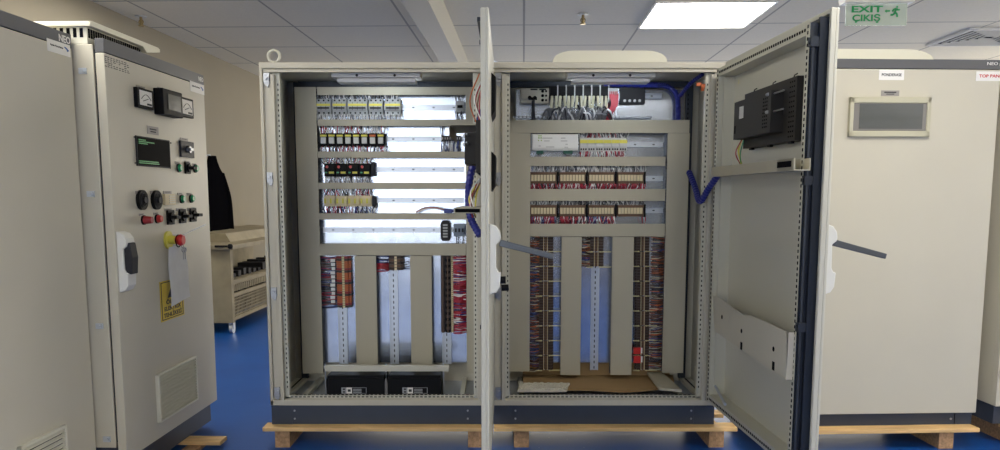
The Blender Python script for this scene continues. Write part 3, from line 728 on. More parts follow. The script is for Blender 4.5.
wires('cream and red wires above the black contactor row', 322, 370, 157.5, 164, 40, [W_WHITE, W_RED, W_CREAM, W_BLACK], lean=.03)
wires('white wires with black sleeves below the contactor row', 324, 371, 176, 183, 40, [W_WHITE, W_GREY, W_WHITE], lean=.02)
# --- row 4
for k in range(4):
    u = 323.6+k*12.1
    x0, x1, z0, z1 = rect(u, 195.5, u+11.8, 206.5, .455); w = x1-x0; h = z1-z0
    t = thing('terminal_module', f'{ORD[k]} pale terminal module with yellow markers from the left in the fourth row', 'terminal module', ((x0+x1)/2, .48, z0), MAIN, 'pale terminal modules in the fourth row')
    part(t, 'body', G().box(x0, x1, .465, .512, z0, z1).box(x0+.003, x1-.003, .455, .465, z0+h*.2, z1-h*.2), BEIGE, bevel=.001)
    g = G()
    for i in range(4): g.box(x0+w*(.06+i*.235), x0+w*(.22+i*.235), .450, .455, z0+h*.28, z1-h*.28, i % 2)
    part(t, 'marker_strip', g, [YEL, PALEYEL], label='yellow marker tags')
x0, x1, z0, z1 = rect(371.5, 196, 375.5, 208, .46)
solo('end_clamp', 'dark end clamp right of the pale terminal row', 'end clamp', G().box(x0, x1, .47, .512, z0, z1).box(x0+.005, x1-.005, .46, .47, z0+.02, z1-.02), DKGREY)
wires('black and white wires above the pale terminal row', 324, 371, 189, 196, 40, [W_GREY, W_WHITE, W_BLACK, W_RED], lean=.03)
wires('multicoloured wires below the pale terminal row', 324, 374, 206, 213.5, 42, [W_WHITE, W_BLUE, W_RED, W_BLACK], lean=.03)
# --- row 5
x0, x1, z0, z1 = rect(440.5, 220.5, 450, 241, .45)
t = thing('interface_module', 'black module with a column of small squares, fifth row of the left enclosure', 'electronic module', ((x0+x1)/2, .48, z0))
part(t, 'body', G().prism([(x0+.01, z0), (x1-.01, z0), (x1, z0+.02), (x1, z1-.02), (x1-.012, z1), (x0+.012, z1), (x0, z1-.02), (x0, z0+.02)], .455, .512), DKGREY, bevel=.002)
g = G()
for i in range(5): 
    zz = z0+.02+i*(z1-z0-.04)/5; g.box(x0+.016, x1-.016, .452, .455, zz+.003, zz+.014)
part(t, 'connector_row', g, GREY)
x0, x1, z0, z1 = rect(453.5, 224, 465, 236.5, .45)
t = thing('power_module', 'blue grey two-pole module beside the black module in the fifth row', 'electronic module', ((x0+x1)/2, .48, z0))
part(t, 'body', G().box(x0, x1, .462, .512, z0, z1).box(x0+.004, x1-.004, .452, .462, z0+.02, z1-.02), mat('blue_grey_plastic', (.22, .27, .34), .45), bevel=.002)
g = G(); w = x1-x0
for i in range(3): g.box(x0+w*(.12+i*.3), x0+w*(.28+i*.3), .447, .452, (z0+z1)/2-.012, (z0+z1)/2+.012)
part(t, 'toggle', g, [DKGREY])
wires('two black leads under the blue grey module', 456, 463, 236, 244, 3, [W_BLACK], lean=.004)
g = G(); pp = [(u, v) for u, v in ((416, 213), (425, 209), (436, 208.5), (444, 210.5), (449, 211))]
for i in range(4): g.tube(curve([(X(u, v, .44), .425+i*.004, Zc(u, v-i*.5, .44)) for u, v in pp], 5), .0035, 5, i % 3)
solo('wire_bundle', 'arched loose wires lying on the fifth crossbar of the left enclosure', 'wires', g, [W_WHITE, W_RED, W_GREY], kind='stuff')
x0, x1, z0, z1 = rect(444, 209, 452, 213, .43)
solo('plug_connector', 'small blue plug on the end of the arched loose wires', 'plug', G().box(x0, x1, .415, .44, z0, z1).box(x1, x1+.01, .42, .435, z0+.004, z1-.004), mat('plug_blue', (.02, .04, .25), .4), bevel=.003)

# --- vertical terminal columns
def column(label, u0, u1, v0, v1, n, mats_, group, gap=.12, core=None, bridges=0, x_marks=None):
    x0, x1, z0, z1 = rect(u0, v0, u1, v1, .455)
    t = thing('terminal_strip', label, 'terminal strip', ((x0+x1)/2, .48, z0), MAIN, group)
    for i in range(n):
        a = z1-(i+1)*(z1-z0)/n; h = (z1-z0)/n; mm = mats_[i % len(mats_)]; w = x1-x0
        g = G(); g.box(x0, x1, .48, .512, a+h*gap*.5, a+h*(1-gap*.5)).box(x0+w*.18, x1-w*.18, .462, .48, a+h*gap*.5, a+h*(1-gap*.5))
        if core: g.box(x0+w*.42, x0+w*.58, .459, .462, a+h*.1, a+h*.9, 1)
        part(t, 'terminal_block', g, [mm, core] if core else [mm])
    return t, (x0, x1, z0, z1)
column('orange and red terminal column at the lower left of the left enclosure', 336, 350.5, 256.5, 308, 22, [DRED, DBROWN, ORANGE, ORANGE, ORANGE], 'upright terminal columns', core=PALEYEL)
wires('red and violet wires left of the orange terminal column', 320.5, 336, 257, 308, 60, [W_BLACK, W_RED, W_BLUE, W_BLACK, W_BROWN, W_GREY], horizontal=True, r=.003)
g = G()
for i in range(11):
    x0, x1, z0, z1 = rect(330.5, 259+i*4.1, 335, 262+i*4.1, .452); g.box(x0+(i % 3)*.004, x1, .45, .456, z0, z1)
solo('wire_marker_strip', 'column of white wire markers beside the orange terminals', 'wire markers', g, WHITE, kind='stuff')
column('dark brown terminal group at the top of the middle rail in the left enclosure', 388, 403, 256, 270.5, 5, [DBROWN, BROWN], 'upright terminal columns', core=BEIGE)
x0, x1, z0, z1 = rect(376.5, 264, 387.5, 271, .455)
wires('red wires left of the dark terminal group on the middle rail', 376.5, 388.5, 263, 271, 12, [W_RED, W_RED, DRED], horizontal=True, r=.005)
wires('grey wires above the red ones on the middle rail of the left enclosure', 376.5, 388.5, 256, 262.5, 6, [W_GREY, W_BLACK, W_BLUE], horizontal=True)
wires('dark looped wires right of the dark terminal group', 403, 411, 257, 270, 5, [W_BLACK], horizontal=True)
for nm, (a, b, mm) in {'outer': (440.6, 444.6, [DBROWN]), 'inner': (445.0, 450.4, [DBROWN, BLACK])}.items():
    column(f'{nm} dark column of the long terminal strip at the lower right of the left enclosure', a, b, 256, 333, 26, mm, 'upright terminal columns', gap=.04, core=BROWN)
column('cream marker column of the long terminal strip beside the red wiring', 450.8, 453.6, 256, 333, 40, [BEIGE], 'upright terminal columns', gap=.35)
wires('dense red wiring right of the long terminal strip in the left enclosure', 453.5, 466, 256, 333, 110, [W_RED, W_RED, DRED, W_RED, W_BLUE, W_WHITE], horizontal=True, r=.0042)

# --- right bay, top: supply unit, contactors, busbar wires
x0, x1, z0, z1 = rect(520.5, 88, 549, 103, .43)
t = thing('power_supply', 'cream main switch unit with black rotary lever at the top left of the right enclosure', 'power supply', ((x0+x1)/2, .48, z0))
w = x1-x0; h = z1-z0
PSU = mat('cream_device', (.56, .53, .44), .5)
part(t, 'body', G().box(x0, x1, .44, .512, z0, z1).box(x0+.01, x1-.06, .434, .44, z0+.02, z1-.015), PSU, bevel=.002)
g = G(); g.box(x0+w*.28, x0+w*.58, .425, .434, z0+h*.2, z0+h*.38); g.cyl((x0+w*.32, .415, z0+h*.35), (x0+w*.32, .434, z0+h*.35), .012, 10).cyl((x0+w*.5, .415, z0+h*.33), (x0+w*.5, .434, z0+h*.33), .012, 10)
part(t, 'rotary_lever', g, BLACK)
g = G()
for i in range(3): g.cyl((x1-.04, .438, z0+h*(.2+i*.3)), (x1-.04, .4405, z0+h*(.2+i*.3)), .010, 10).cyl((x1-.018, .438, z0+h*(.2+i*.3)), (x1-.018, .4405, z0+h*(.2+i*.3)), .007, 10)
g.box(x0+w*.35, x0+w*.6, .438, .4405, z1-.012, z1-.004).box(x0+w*.66, x0+w*.9, .438, .4405, z1-.012, z1-.004)
part(t, 'terminal_opening', g, HOLE)
wires('two dark cables dropping from the cream switch unit', 532, 535.5, 100, 120, 3, [W_BLACK], y0=.43, r=.006, lean=.006)
for k in range(7):
    u = 549.3+k*8.5
    x0, x1, z0, z1 = rect(u, 86, u+8.0, 98, .44); w = x1-x0; h = z1-z0
    t = thing('fuse_holder', f'{ORD[k]} black fused switch from the left in the top row of the right enclosure', 'fuse holder', ((x0+x1)/2, .48, z0), MAIN, 'black fused switches in the top row of the right enclosure')
    part(t, 'body', G().box(x0, x1, .45, .512, z0, z1), BLACK, bevel=.002)
    part(t, 'partition', G().box(x1, x1+.006, .438, .512, z0-.02, z1+.006), LGREY, label='pale dividing plate')
    part(t, 'cover', G().box(x0+.006, x1-.006, .440, .45, z0+h*.1, z1-h*.1), BLACK)
g = G()
for k in range(14):
    u = 552+k*4.15; d = random.uniform(-1.5, 1.5)
    g.tube(curve([(X(u, 96.5, .44), .435, Zc(u, 96.5, .44)), (X(u+d*.3, 101, .43), .425, Zc(u, 101, .43)), (X(u+d, 108, .43), .43, Zc(u, 108, .43))], 4), .009, 8, 0)
solo('cable_bundle', 'thick cream cables leaving the black fused switches', 'cables', g, W_CREAM, kind='stuff')
g = G()
for k in range(60):
    u = 545+random.random()*63; v = random.uniform(106, 113); u2 = u+random.uniform(-9, 9)
    g.tube(curve([(X(u, v, .43), .43+random.uniform(-.01, .02), Zc(u, v, .43)), (X((u+u2)/2, v+3, .43), .42, Zc(u, v+random.uniform(0, 4), .43)), (X(u2, 120, .44), .455, Zc(u, 120.5, .44))], 4), .006, 5, random.choice((0, 0, 0, 1, 2)))
solo('cable_bundle', 'tangle of grey cables above the top crossbar of the right enclosure', 'cables', g, [W_GREY, W_BLACK, W_WHITE], kind='stuff')
x0, x1, z0, z1 = rect(609, 88, 619, 100, .44)
t = thing('terminal_cover', 'translucent red-tinted end device right of the black fused switches', 'electrical device', ((x0+x1)/2, .48, z0))
part(t, 'body', G().box(x0, x1, .455, .512, z0, z1), GREY, bevel=.002)
g = G()
for i in range(5): g.box(x0+.004+i*.011, x0+.010+i*.011, .445, .455, z0+.01, z1-.02)
part(t, 'busbar_fin', g, [DRED])
g = G()
for k in range(12):
    g.tube(curve([(X(610+k*.7, 94, .43), .435, Zc(610, 94+random.random()*3, .43)), (X(612+k*.5, 104, .42), .425, Zc(612, 104, .42)), (X(609+k*.35, 112, .43), .43, Zc(609, 112, .43)), (X(606+k*.3, 120, .44), .45, Zc(606, 120.5, .44))], 4), .006, 5, 0)
solo('cable_bundle', 'dark red cable bunch bending down from the end of the fused switches', 'cables', g, W_RED, kind='stuff')
x0, x1, z0, z1 = rect(620, 86, 645, 104, .50)
t = thing('relay_unit', 'dark grey unit half in shadow right of the red cable bunch', 'electrical device', ((x0+x1)/2, .50, z0))
part(t, 'body', G().box(x0, x1, .495, .512, z0, z1), DKGREY, bevel=.002)
g = G()
for i in range(4): g.cyl((x0+.03+i*.032, .49, z0+.02), (x0+.03+i*.032, .496, z0+.02), .009, 10)
part(t, 'screw_terminal', g, LGREY)
# earth bar under top row
x0, x1, z0, z1 = rect(513, 116, 652, 118.2, .50)
g = G(); g.box(x0, x1, .495, .507, z0, z1); holes(g, (x0, .4945, (z0+z1)/2), (x1, .4945, (z0+z1)/2), 36, (.009, .002, .006))
solo('earth_bar', 'perforated metal bar just above the top crossbar of the right enclosure', 'earth bar', g, [STEEL, HOLE])

# --- right bay row 1: controller and relay row
x0, x1, z0, z1 = rect(532, 133.8, 578.5, 150.5, .44); w = x1-x0; h = z1-z0
t = thing('programmable_controller', 'long white controller with green corner mark in the right enclosure', 'controller', ((x0+x1)/2, .48, z0))
part(t, 'body', G().box(x0, x1, .452, .512, z0, z1).box(x0+.004, x1-.004, .444, .452, z0+.012, z1-.006), WHITE, bevel=.002)
g = G(); a, b = x0+w*.13, z1-h*.28
for dx, dz in ((0, 0), (.009, 0), (.018, .0), (0, -.016), (.018, -.016)): g.box(a+dx, a+dx+.006, .4425, .444, b+dz, b+dz+.008)
g.box(a, a+.024, .4425, .444, b+.014, b+.019); part(t, 'emblem', g, mat('leaf_green', (.25, .40, .05), .5), label='green emblem')
g = G()
for dx, dz, L in ((.22, .25, .22), (.62, .25, .10), (.26, .42, .12), (.62, .42, .14), (.3, .78, .18), (.14, .72, .05), (.72, .62, .05), (.7, .8, .08)):
    g.box(x0+w*dx, x0+w*(dx+L), .4430, .444, z1-h*dz-.003, z1-h*dz+.002)
part(t, 'printed_lines', g, mat('faint_print', (.5, .48, .46), .6))
g = G().box(x0+w*.10, x0+w*.25, .45, .47, z0-.020, z0-.001).box(x0+w*.68, x0+w*.88, .45, .47, z0-.020, z0-.001)
part(t, 'plug', g, [mat('dark_green_plug', (.01, .09, .06), .5)])
wires('grey leads under the left plug of the white controller', 537, 541, 153, 157, 4, [W_GREY])
wires('grey leads under the right plug of the white controller', 566, 570, 153, 157, 4, [W_GREY])
for k in range(6):
    u = 580+k*7.9
    x0, x1, z0, z1 = rect(u, 137.5, u+7.7, 151, .45); h = z1-z0; w = x1-x0
    t = thing('relay_module', f'{ORD[k]} slim white relay module with yellow band from the left, right of the controller', 'relay', ((x0+x1)/2, .48, z0), MAIN, 'white relay modules with a yellow band')
    part(t, 'body', G().box(x0, x1, .46, .512, z0, z1).box(x0+.001, x1-.001, .452, .46, z0+h*.3, z1-h*.12), LGREY, bevel=.001)
    part(t, 'marker', G().box(x0, x1, .449, .452, z1-h*.42, z1-h*.17), YEL, label='yellow band')
    g = G()
    for i in range(3): g.box(x0+w*(.1+i*.3), x0+w*(.28+i*.3), .457, .46, z0+h*.08, z0+h*.2)
    part(t, 'screw_row', g, HOLE)
wires('white and violet wires above the slim relay modules', 580, 627, 132.8, 138, 40, [W_WHITE, W_GREY, W_RED, W_WHITE], lean=.02)
wires('white and red wires below the slim relay modules', 580, 625, 151, 157, 34, [W_WHITE, W_RED, W_WHITE, W_RED], lean=.01)
# --- rows 2 and 3
for row, (va, vb, up, dn) in enumerate(((172, 183.5, (166, 172.5), (183, 189.5)), (205, 216.5, (200.5, 205.5), (216, 224)))):
    rn = ('upper', 'lower')[row]
    for k in range(4):
        u = 530.6+k*29.1
        x0, x1, z0, z1 = rect(u, va, u+26.2, vb, .45); h = z1-z0; w = x1-x0
        t = thing('relay_block', f'{ORD[k]} brown relay block from the left in the {rn} relay row of the right enclosure', 'relay block', ((x0+x1)/2, .48, z0), MAIN, 'brown relay blocks with cream relays')
        part(t, 'base', G().box(x0, x1, .47, .512, z0, z1).box(x0, x1, .458, .47, z1-h*.18, z1).box(x0, x1, .458, .47, z0, z0+h*.16), BROWN, bevel=.001)
        for i in range(8): part(t, 'relay', G().box(x0+w*(.03+i*.118), x0+w*(.12+i*.118), .452, .47, z0+h*.22, z1-h*.24), BEIGE)
        c_ = part(t, 'end_bracket', G().box(x1+.001, x1+.012, .46, .512, z0-.004, z1+.004), BLACK)
        wires(f'white wires above the {ORD[k]} relay block of the {rn} row', u, u+27, up[0], up[1], 26, [W_WHITE, W_WHITE, W_WHITE, W_GREY] if row == 0 else [W_WHITE, W_WHITE, W_GREY, W_BLACK], lean=.02)
        if not (row and k == 3): wires(f'red and dark wires below the {ORD[k]} relay block of the {rn} row', u, u+27, dn[0], dn[1], 30, [W_RED, W_RED, W_WHITE, W_BLACK] if (k+row) % 2 == 0 else [W_RED, W_WHITE, W_RED, W_BLUE if row else W_RED], lean=.02)
        else: wires('two red wires under the last relay block of the lower row', 643, 646, dn[0], dn[1], 3, [W_RED, W_WHITE])

# --- right bay, brown terminal columns in groups
def grouped(tag_, u0, u1, v0, v1, n, wl, side):
    names = []
    for i in range(n):
        a, b = v0+(v1-v0)*i/n, v0+(v1-v0)*(i+1)/n-.9
        x0, x1, z0, z1 = rect(u0, a, u1, b, .46); w = x1-x0; h = z1-z0
        t = thing('terminal_group', f'{ORD[i]} brown terminal group from the top in the {tag_}', 'terminal group', ((x0+x1)/2, .48, z0), MAIN, 'brown terminal groups of the ' + tag_)
        for j in range(5):
            q = z0+h*j/5
            part(t, 'terminal_block', G().box(x0, x1, .485, .512, q, q+h*.17).box(x0+w*.12, x0+w*.36, .468, .485, q, q+h*.17).box(x0+w*.48, x0+w*.58, .468, .485, q, q+h*.17, 1).box(x0+w*.68, x1-w*.06, .468, .485, q, q+h*.17), [DBROWN, BROWN])
        part(t, 'rail_edge', G().box(x0+w*.38, x0+w*.41, .462, .485, z0, z1).box(x0+w*.61, x0+w*.64, .462, .485, z0, z1), [BEIGE])
        g = G(); zz = z0-.003
        g.box(x0-.012, x0+w*.3, .462, .482, zz-.004, zz+.001).box(x0+w*.7, x1+.05, .470, .482, zz-.004, zz+.001).cyl((x0+w*.22, .458, zz), (x0+w*.22, .466, zz), .005, 8).cyl((x0+w*.75, .458, zz), (x0+w*.75, .466, zz), .005, 8)
        part(t, 'end_stop', g, [PALEYEL])
    u2, u3 = side
    wires(wl, u2, u3, v0, v1-.6, int((v1-v0)*1.0), [W_BROWN, W_BLACK, W_BROWN, W_CREAM, W_BLUE, ORANGE, DBROWN] , horizontal=True, r=.0028, y0=.465)
grouped('first column of the right enclosure', 537.5, 553.5, 237, 371, 9, 'fine white and brown wires left of the first brown terminal column', (530.3, 539))
grouped('middle column of the right enclosure', 588.5, 604, 237, 267.5, 2, 'fine wires left of the middle brown terminal groups', (581.3, 590))
grouped('last column of the right enclosure', 635.5, 650, 237, 371, 9, 'fine brown and blue wires right of the last brown terminal column', (650, 663))
for k, (va, vb) in enumerate(((347.5, 354), (356, 363))):
    x0, x1, z0, z1 = rect(633.5, va, 642.5, vb, .45)
    t = thing('fuse_switch', f'{["upper", "lower"][k]} red fuse lever low in the last terminal column', 'fuse', ((x0+x1)/2, .47, z0), MAIN, 'red fuse levers')
    part(t, 'lever', G().box(x0, x1-.012, .445, .468, z0, z1), RED, bevel=.003)
    part(t, 'marker', G().box(x1-.012, x1, .450, .468, z0+.004, z1-.004), WHITE)

# --- lamps under the roofs
def lamp(label, u0, u1, g_):
    x0, x1 = X(u0, 76, .12), X(u1, 76, .12)
    t = thing('enclosure_lamp', label, 'lamp', ((x0+x1)/2, .15, 2.16), MAIN, 'lamps under the enclosure roofs')
    za, zb, zc_, zd = Zc(500, 73.4, .07), Zc(500, 77.2, .07), Zc(500, 78.6, .09), Zc(500, 82, .09)
    part(t, 'housing', G().box(x0, x1, .07, .20, zb, ZT-.031), WHITE, bevel=.002)
    part(t, 'reflector', G().prism([(.09, zc_), (.09, zd), (.20, zd), (.20, zd+.006), (.185, zd+.008), (.185, zc_)], x0+.03, x1-.03, 'x').box(x0+.05, x1-.05, .11, .17, zc_, zb), WHITE, bevel=.001)
    part(t, 'light_strip', G().box(x0+.04, x1-.04, .186, .190, zd+.012, zb-.002), TUBE, label='glowing strip facing the mounting plate')
    for xx in (x0+.15, x1-.15): part(t, 'screw', G().cyl((xx, .068, (za+zb)/2), (xx, .071, (za+zb)/2), .008, 8), DKGREY)
lamp('striplight under the roof of the left enclosure', 333, 421, 0)
lamp('striplight under the roof of the right enclosure', 567, 654, 0)
# small things in the right bay corner
g = G()
for i in range(6):
    c = (XR-.11+random.uniform(-.03, .03), .06+random.uniform(-.01, .02), Zc(712, 86, .05)+random.uniform(-.02, .02)); g.box(c[0]-.014, c[0]+.014, c[1]-.01, c[1]+.01, c[2]-.01, c[2]+.01)
solo('wire_connector', 'cluster of orange wire connectors at the upper right post', 'wire connectors', g, ORANGE, kind='stuff')

# --- bottom of the bays: batteries, strap, cardboard, offcuts
for k, (u0, u1) in enumerate(((326.5, 384.5), (387.5, 441.5))):
    yb = .075; x0, x1 = X(u0, 385, yb), X(u1, 385, yb); z0, z1 = .26, Zc(u0, 375.5, yb)
    t = thing('battery', ('left', 'right')[k] + ' black sealed battery on the floor of the left enclosure', 'battery', ((x0+x1)/2, yb+.09, z0), MAIN, 'black sealed batteries')
    part(t, 'case', G().box(x0, x1, yb, yb+.18, z0, z1-.018), BLACK, bevel=.004)
    part(t, 'lid', G().box(x0+.004, x1-.004, yb+.004, yb+.176, z1-.018, z1), BLACK, bevel=.003)
    g = G(); a, b = rect(u0+15, 387.5, u0+40, 393.5, yb)[:2]; c, d = rect(u0+15, 387.5, u0+40, 393.5, yb)[2:]; w = b-a; h = d-c
    g.box(a, a+w*.2, yb-.0012, yb, c, d, 0).box(a+w*.2, a+w*.42, yb-.0012, yb, c, d, 1)
    for q in (.15, .4, .65): g.box(a+w*.46, a+w*.8, yb-.0012, yb, c+h*q, c+h*(q+.12), 0)
    g.box(a+w*.42, b, yb-.0011, yb, c, c+h*.05, 0).box(b-w*.02, b, yb-.0011, yb, c, d, 0).box(a+w*.42, b, yb-.0011, yb, d-h*.05, d, 0)
    g.box(a+w*.05, a+w*.15, yb-.002, yb-.001, c+h*.15, c+h*.4, 2).box(a+w*.05, a+w*.15, yb-.002, yb-.001, c+h*.6, c+h*.85, 2).box(a+w*.25, a+w*.37, yb-.002, yb-.001, c+h*.3, c+h*.7, 2)
    part(t, 'sticker', g, [mat('sticker_grey%d' % k, (.35, .36, .38), .5), LABEL, INK], label='small grey and white print label')
ys = .12
a, b = MAIN.hit(325, 369, 'y', ys), MAIN.hit(449, 369, 'y', ys)
g = G().box(a.x, b.x, ys, ys+.035, Zc(400, 371.5, ys), Zc(400, 366, ys))
t = thing('battery_clamp', 'pale metal bar clamping the two batteries down', 'clamp bar', ((a.x+b.x)/2, ys, .30))
part(t, 'bar', g, EDGE, bevel=.002)
for u in (325.5, 386, 443.5): 
    x_ = X(u, 385, .13); part(t, 'threaded_rod', G().cyl((x_, .137, .29), (x_, .137, Zc(u, 364, .13)), .005, 8).cyl((x_, .137, a.z), (x_, .137, a.z+.018), .011, 6), STEEL)
    if False: pass
g = G()
for i in range(5): g.tube(curve([(X(386, 378, .09), .09, Zc(386, 378, .09)), (X(384+i, 388, .085), .085, .32), (X(387, 396, .09), .09, .275)], 5), .003, 5)
solo('wire_bundle', 'thin wires hanging between the two batteries', 'wires', g, W_GREY, kind='stuff')
g = G(); rr = lambda u, v, z: (MAIN.hit(u, v, 'z', z).x, MAIN.hit(u, v, 'z', z).y)
zc0 = .300
pts = [(.20, .56), (1.22, .56), (1.17, .28), (1.03, .17), (.9, .12), (.78, .105), (.62, .15), (.5, .16), (.35, .14), (.20, .15)]
g.prism(pts, zc0, zc0+.006, 'z')
g.add([(.20, .555, zc0), (1.2, .555, zc0), (1.18, .575, .42), (.22, .575, .42)], [(0, 1, 2, 3)]).add([(.20, .56, zc0), (1.2, .56, zc0), (1.18, .58, .42), (.22, .58, .42)], [(3, 2, 1, 0)])
solo('cardboard_sheet', 'brown cardboard sheet with wavy edge on the floor of the right enclosure', 'cardboard', g, CARD)
g = G(); n = 14
for i in range(n):
    for j in range(5):
        x_ = .17+.29*i/n+.01*j; y_ = .10+.16*j/5; g.ball((x_, y_, .322+random.uniform(0, .006)), .015, 0, 4, 1, 1, .7)
g.prism([(.155, .085), (.46, .085), (.49, .27), (.175, .27)], .308, .320, 'z')
solo('bubble_wrap_pad', 'pale bubbly packing pad at the left end of the brown cardboard', 'packing pad', g, BUBBLE)
g = G()
A = [MAIN.hit(u, v, 'z', .33) for u, v in ((647, 373), (662, 373), (682, 391), (659, 389))]
A = [(p.x, min(p.y, .54)) for p in A]; g.prism(A, .322, .338, 'z')
solo('trunking_offcut', 'loose grey trunking cover lying at the right end of the cardboard', 'trunking offcut', g, DUCT, bevel=.001)

# ------------------------------------------------------------------ left row: two closed enclosures facing the aisle
def closed(label, fr, x0, x1, y0, y1, door, top=2.235, face='x', bot=.20, btop=2.298, pb=.13, px_=.07):
    """box standing from x0..x1, y0..y1 with its door on the +x face (left row) or on the -y face"""
    t = thing('electrical_enclosure', label, 'electrical cabinet', ((x0+x1)/2, (y0+y1)/2, .13), fr)
    g = G(fr)
    if face == 'x':
        g.box(x0, x1-.055, y0, y1, .245, btop-.028); part(t, 'body', g, CREAM, bevel=.004)
        part(t, 'gasket', G(fr).box(x1-.055, x1-.045, y0+.012, y1-.012, .27, btop-.05), SEAL, label='dark gap behind the door')  # dark strip stands in for shade in the door gap
        d = part(t, 'door', G(fr).box(x1-.045, x1, door[0], door[1], bot, top), CREAM, bevel=.004)
        part(t, 'top_band', G(fr).box(x1-.045, x1, door[0], door[1], top+.003, btop), BAND, bevel=.002, label='dark grey band above the door')
        part(t, 'plinth', G(fr).box(x0+.02, x1-px_, y0+.01, y1-.01, pb, .245), PLINTH)
    else:
        g.box(x0, x1, y0+.055, y1, .245, 2.268); part(t, 'body', g, CREAM, bevel=.004)
        part(t, 'gasket', G(fr).box(x0+.012, x1-.012, y0+.045, y0+.055, .27, 2.25), SEAL, label='dark gap behind the door')  # same dark fill for the shaded slit behind this door
        d = part(t, 'door', G(fr).box(door[0], door[1], y0, y0+.045, bot, top), CREAM, bevel=.004)
        part(t, 'top_band', G(fr).box(door[0], door[1], y0, y0+.045, top+.003, btop), BAND, bevel=.002, label='dark grey band above the door')
        g = G(fr).box(x0+.01, x1-.01, y0+.04, y1-.01, .13, .245)
        for zz in (.165, .215): g.cyl((x1-.14, y0+.036, zz), (x1-.14, y0+.041, zz), .007, 8, 1)
        g.box(x1-.118, x1-.115, y0+.038, y0+.041, .13, .245, 2)
        part(t, 'plinth', g, [PLINTH, CHROME, HOLE])
    return t, d
def R2(u, v, x=-2.0): 
    p = ROOM.hit(u, v, 'x', x); return p.y, p.z
FX = -2.0
y0, y1 = R2(112.5, 200)[0], R2(210.5, 240)[0]
L2, L2d = closed('instrument cabinet at the left with meters, buttons and a black screen on its door', ROOM, -2.62, FX, y0, y1+.01, (y0, y1), top=2.19, bot=.183, btop=2.258, pb=.045, px_=.048)
def grille(t, fr, y0, y1, z0, z1, x, label):
    g = G(fr); ring_ = .014
    g.box(x, x+.022, y0, y1, z0, z0+ring_).box(x, x+.022, y0, y1, z1-ring_, z1).box(x, x+.022, y0, y0+ring_, z0, z1).box(x, x+.022, y1-ring_, y1, z0, z1)
    p = part(t, 'ventilation_grille', g, CREAM2, label=label, bevel=.003)
    part(p, 'recess', G(fr).box(x, x+.003, y0+ring_, y1-ring_, z0+ring_, z1-ring_), SEAL)  # dark sheet that paints the shade between the louvres
    for i in range(14):
        z = z0+.022+i*(z1-z0-.04)/13.5
        part(p, 'louvre', G(fr).prism([(x+.003, z+.006), (x+.019, z-.001), (x+.019, z+.003), (x+.003, z+.010)], y0+.014, y1-.014, 'q'), CREAM2)
a, b = R2(156, 400), R2(194.5, 380); zt = R2(175, 365)[1]; zb_ = R2(175, 413)[1]
grille(L2, ROOM, a[0], b[0], R2(156, 424)[1], R2(156, 374)[1], FX, 'pale louvred ventilation grille low on the door')
y0m, y1m = a[0], b[0]
# hinge screws on the side wall, lifting eye, hood
for v in (71, 194, 326, 439):
    u = 83+(v-71)*.066; p = ROOM.hit(u, v, 'y', y0); part(L2, 'side_fixing', G(ROOM).box(p.x-.018, p.x+.018, y0-.008, y0, p.z-.014, p.z+.014).cyl((p.x+.005, y0-.016, p.z), (p.x+.005, y0-.008, p.z), .007, 8), STEEL, label='small metal fixing on the side')
p = ROOM.hit(82, 29, 'y', y0+.06)
part(L2, 'lifting_eye', G(ROOM).torus((p.x, y0+.06, 2.285), .036, .011, 'y', 24).cyl((p.x, y0+.06, 2.228), (p.x, y0+.06, 2.255), .028, 14, 0, .014), EDGE, smooth=True, label='white lifting eye bolt')
g = G(ROOM); hy0, hy1 = R2(90, 20, -2.05)[0], R2(160, 48, -2.05)[0]; hx0, hx1 = -2.58, -2.05; hz0_ = R2(90, 20, -2.05)[1]-2.352
g.prism([(a_, b_+hz0_) for a_, b_ in ((hy0, 2.325), (hy0, 2.348), (hy0+.02, 2.352), (hy1-.02, 2.352), (hy1, 2.345), (hy1, 2.328), (hy1-.16, 2.300), (hy1-.2, 2.325))], hx0, hx1, 'x')
fh = part(L2, 'fan_hood', g, CREAM2, label='pale roof hood with a slotted skirt', bevel=.003)
g = G(ROOM); g.box(hx0+.03, hx1-.03, hy0+.02, hy1-.14, 2.232, 2.325+hz0_)
for i in range(24): 
    yy = hy0+.03+i*(hy1-hy0-.20)/24; g.box(hx1-.0305, hx1-.028, yy, yy+.016, 2.262, 2.32+hz0_, 1)
for i in range(14): 
    xx = hx0+.05+i*.032; g.box(xx, xx+.016, hy0+.018, hy0+.0205, 2.262, 2.32+hz0_, 1)
part(fh, 'slotted_base', g, [CREAM2, HOLE])
swing_frame = Frame(0, 0, 0)
# handle: frame whose x runs along the door and y points outwards
LF = Frame(0, 0, 0); LF.m = ROOM.m @ Matrix.Translation((FX, 0, 0)) @ Matrix.Rotation(math.pi/2, 4, 'Z') @ Matrix.Diagonal((1, -1, 1, 1)); LF.inv = LF.m.inverted()
hy, hz = R2(122, 262)
swing_handle(L2, L2d, LF, R2(123, 262)[0]-.01, hz-.005, .0, False, 'white lock handle body', w=.042)

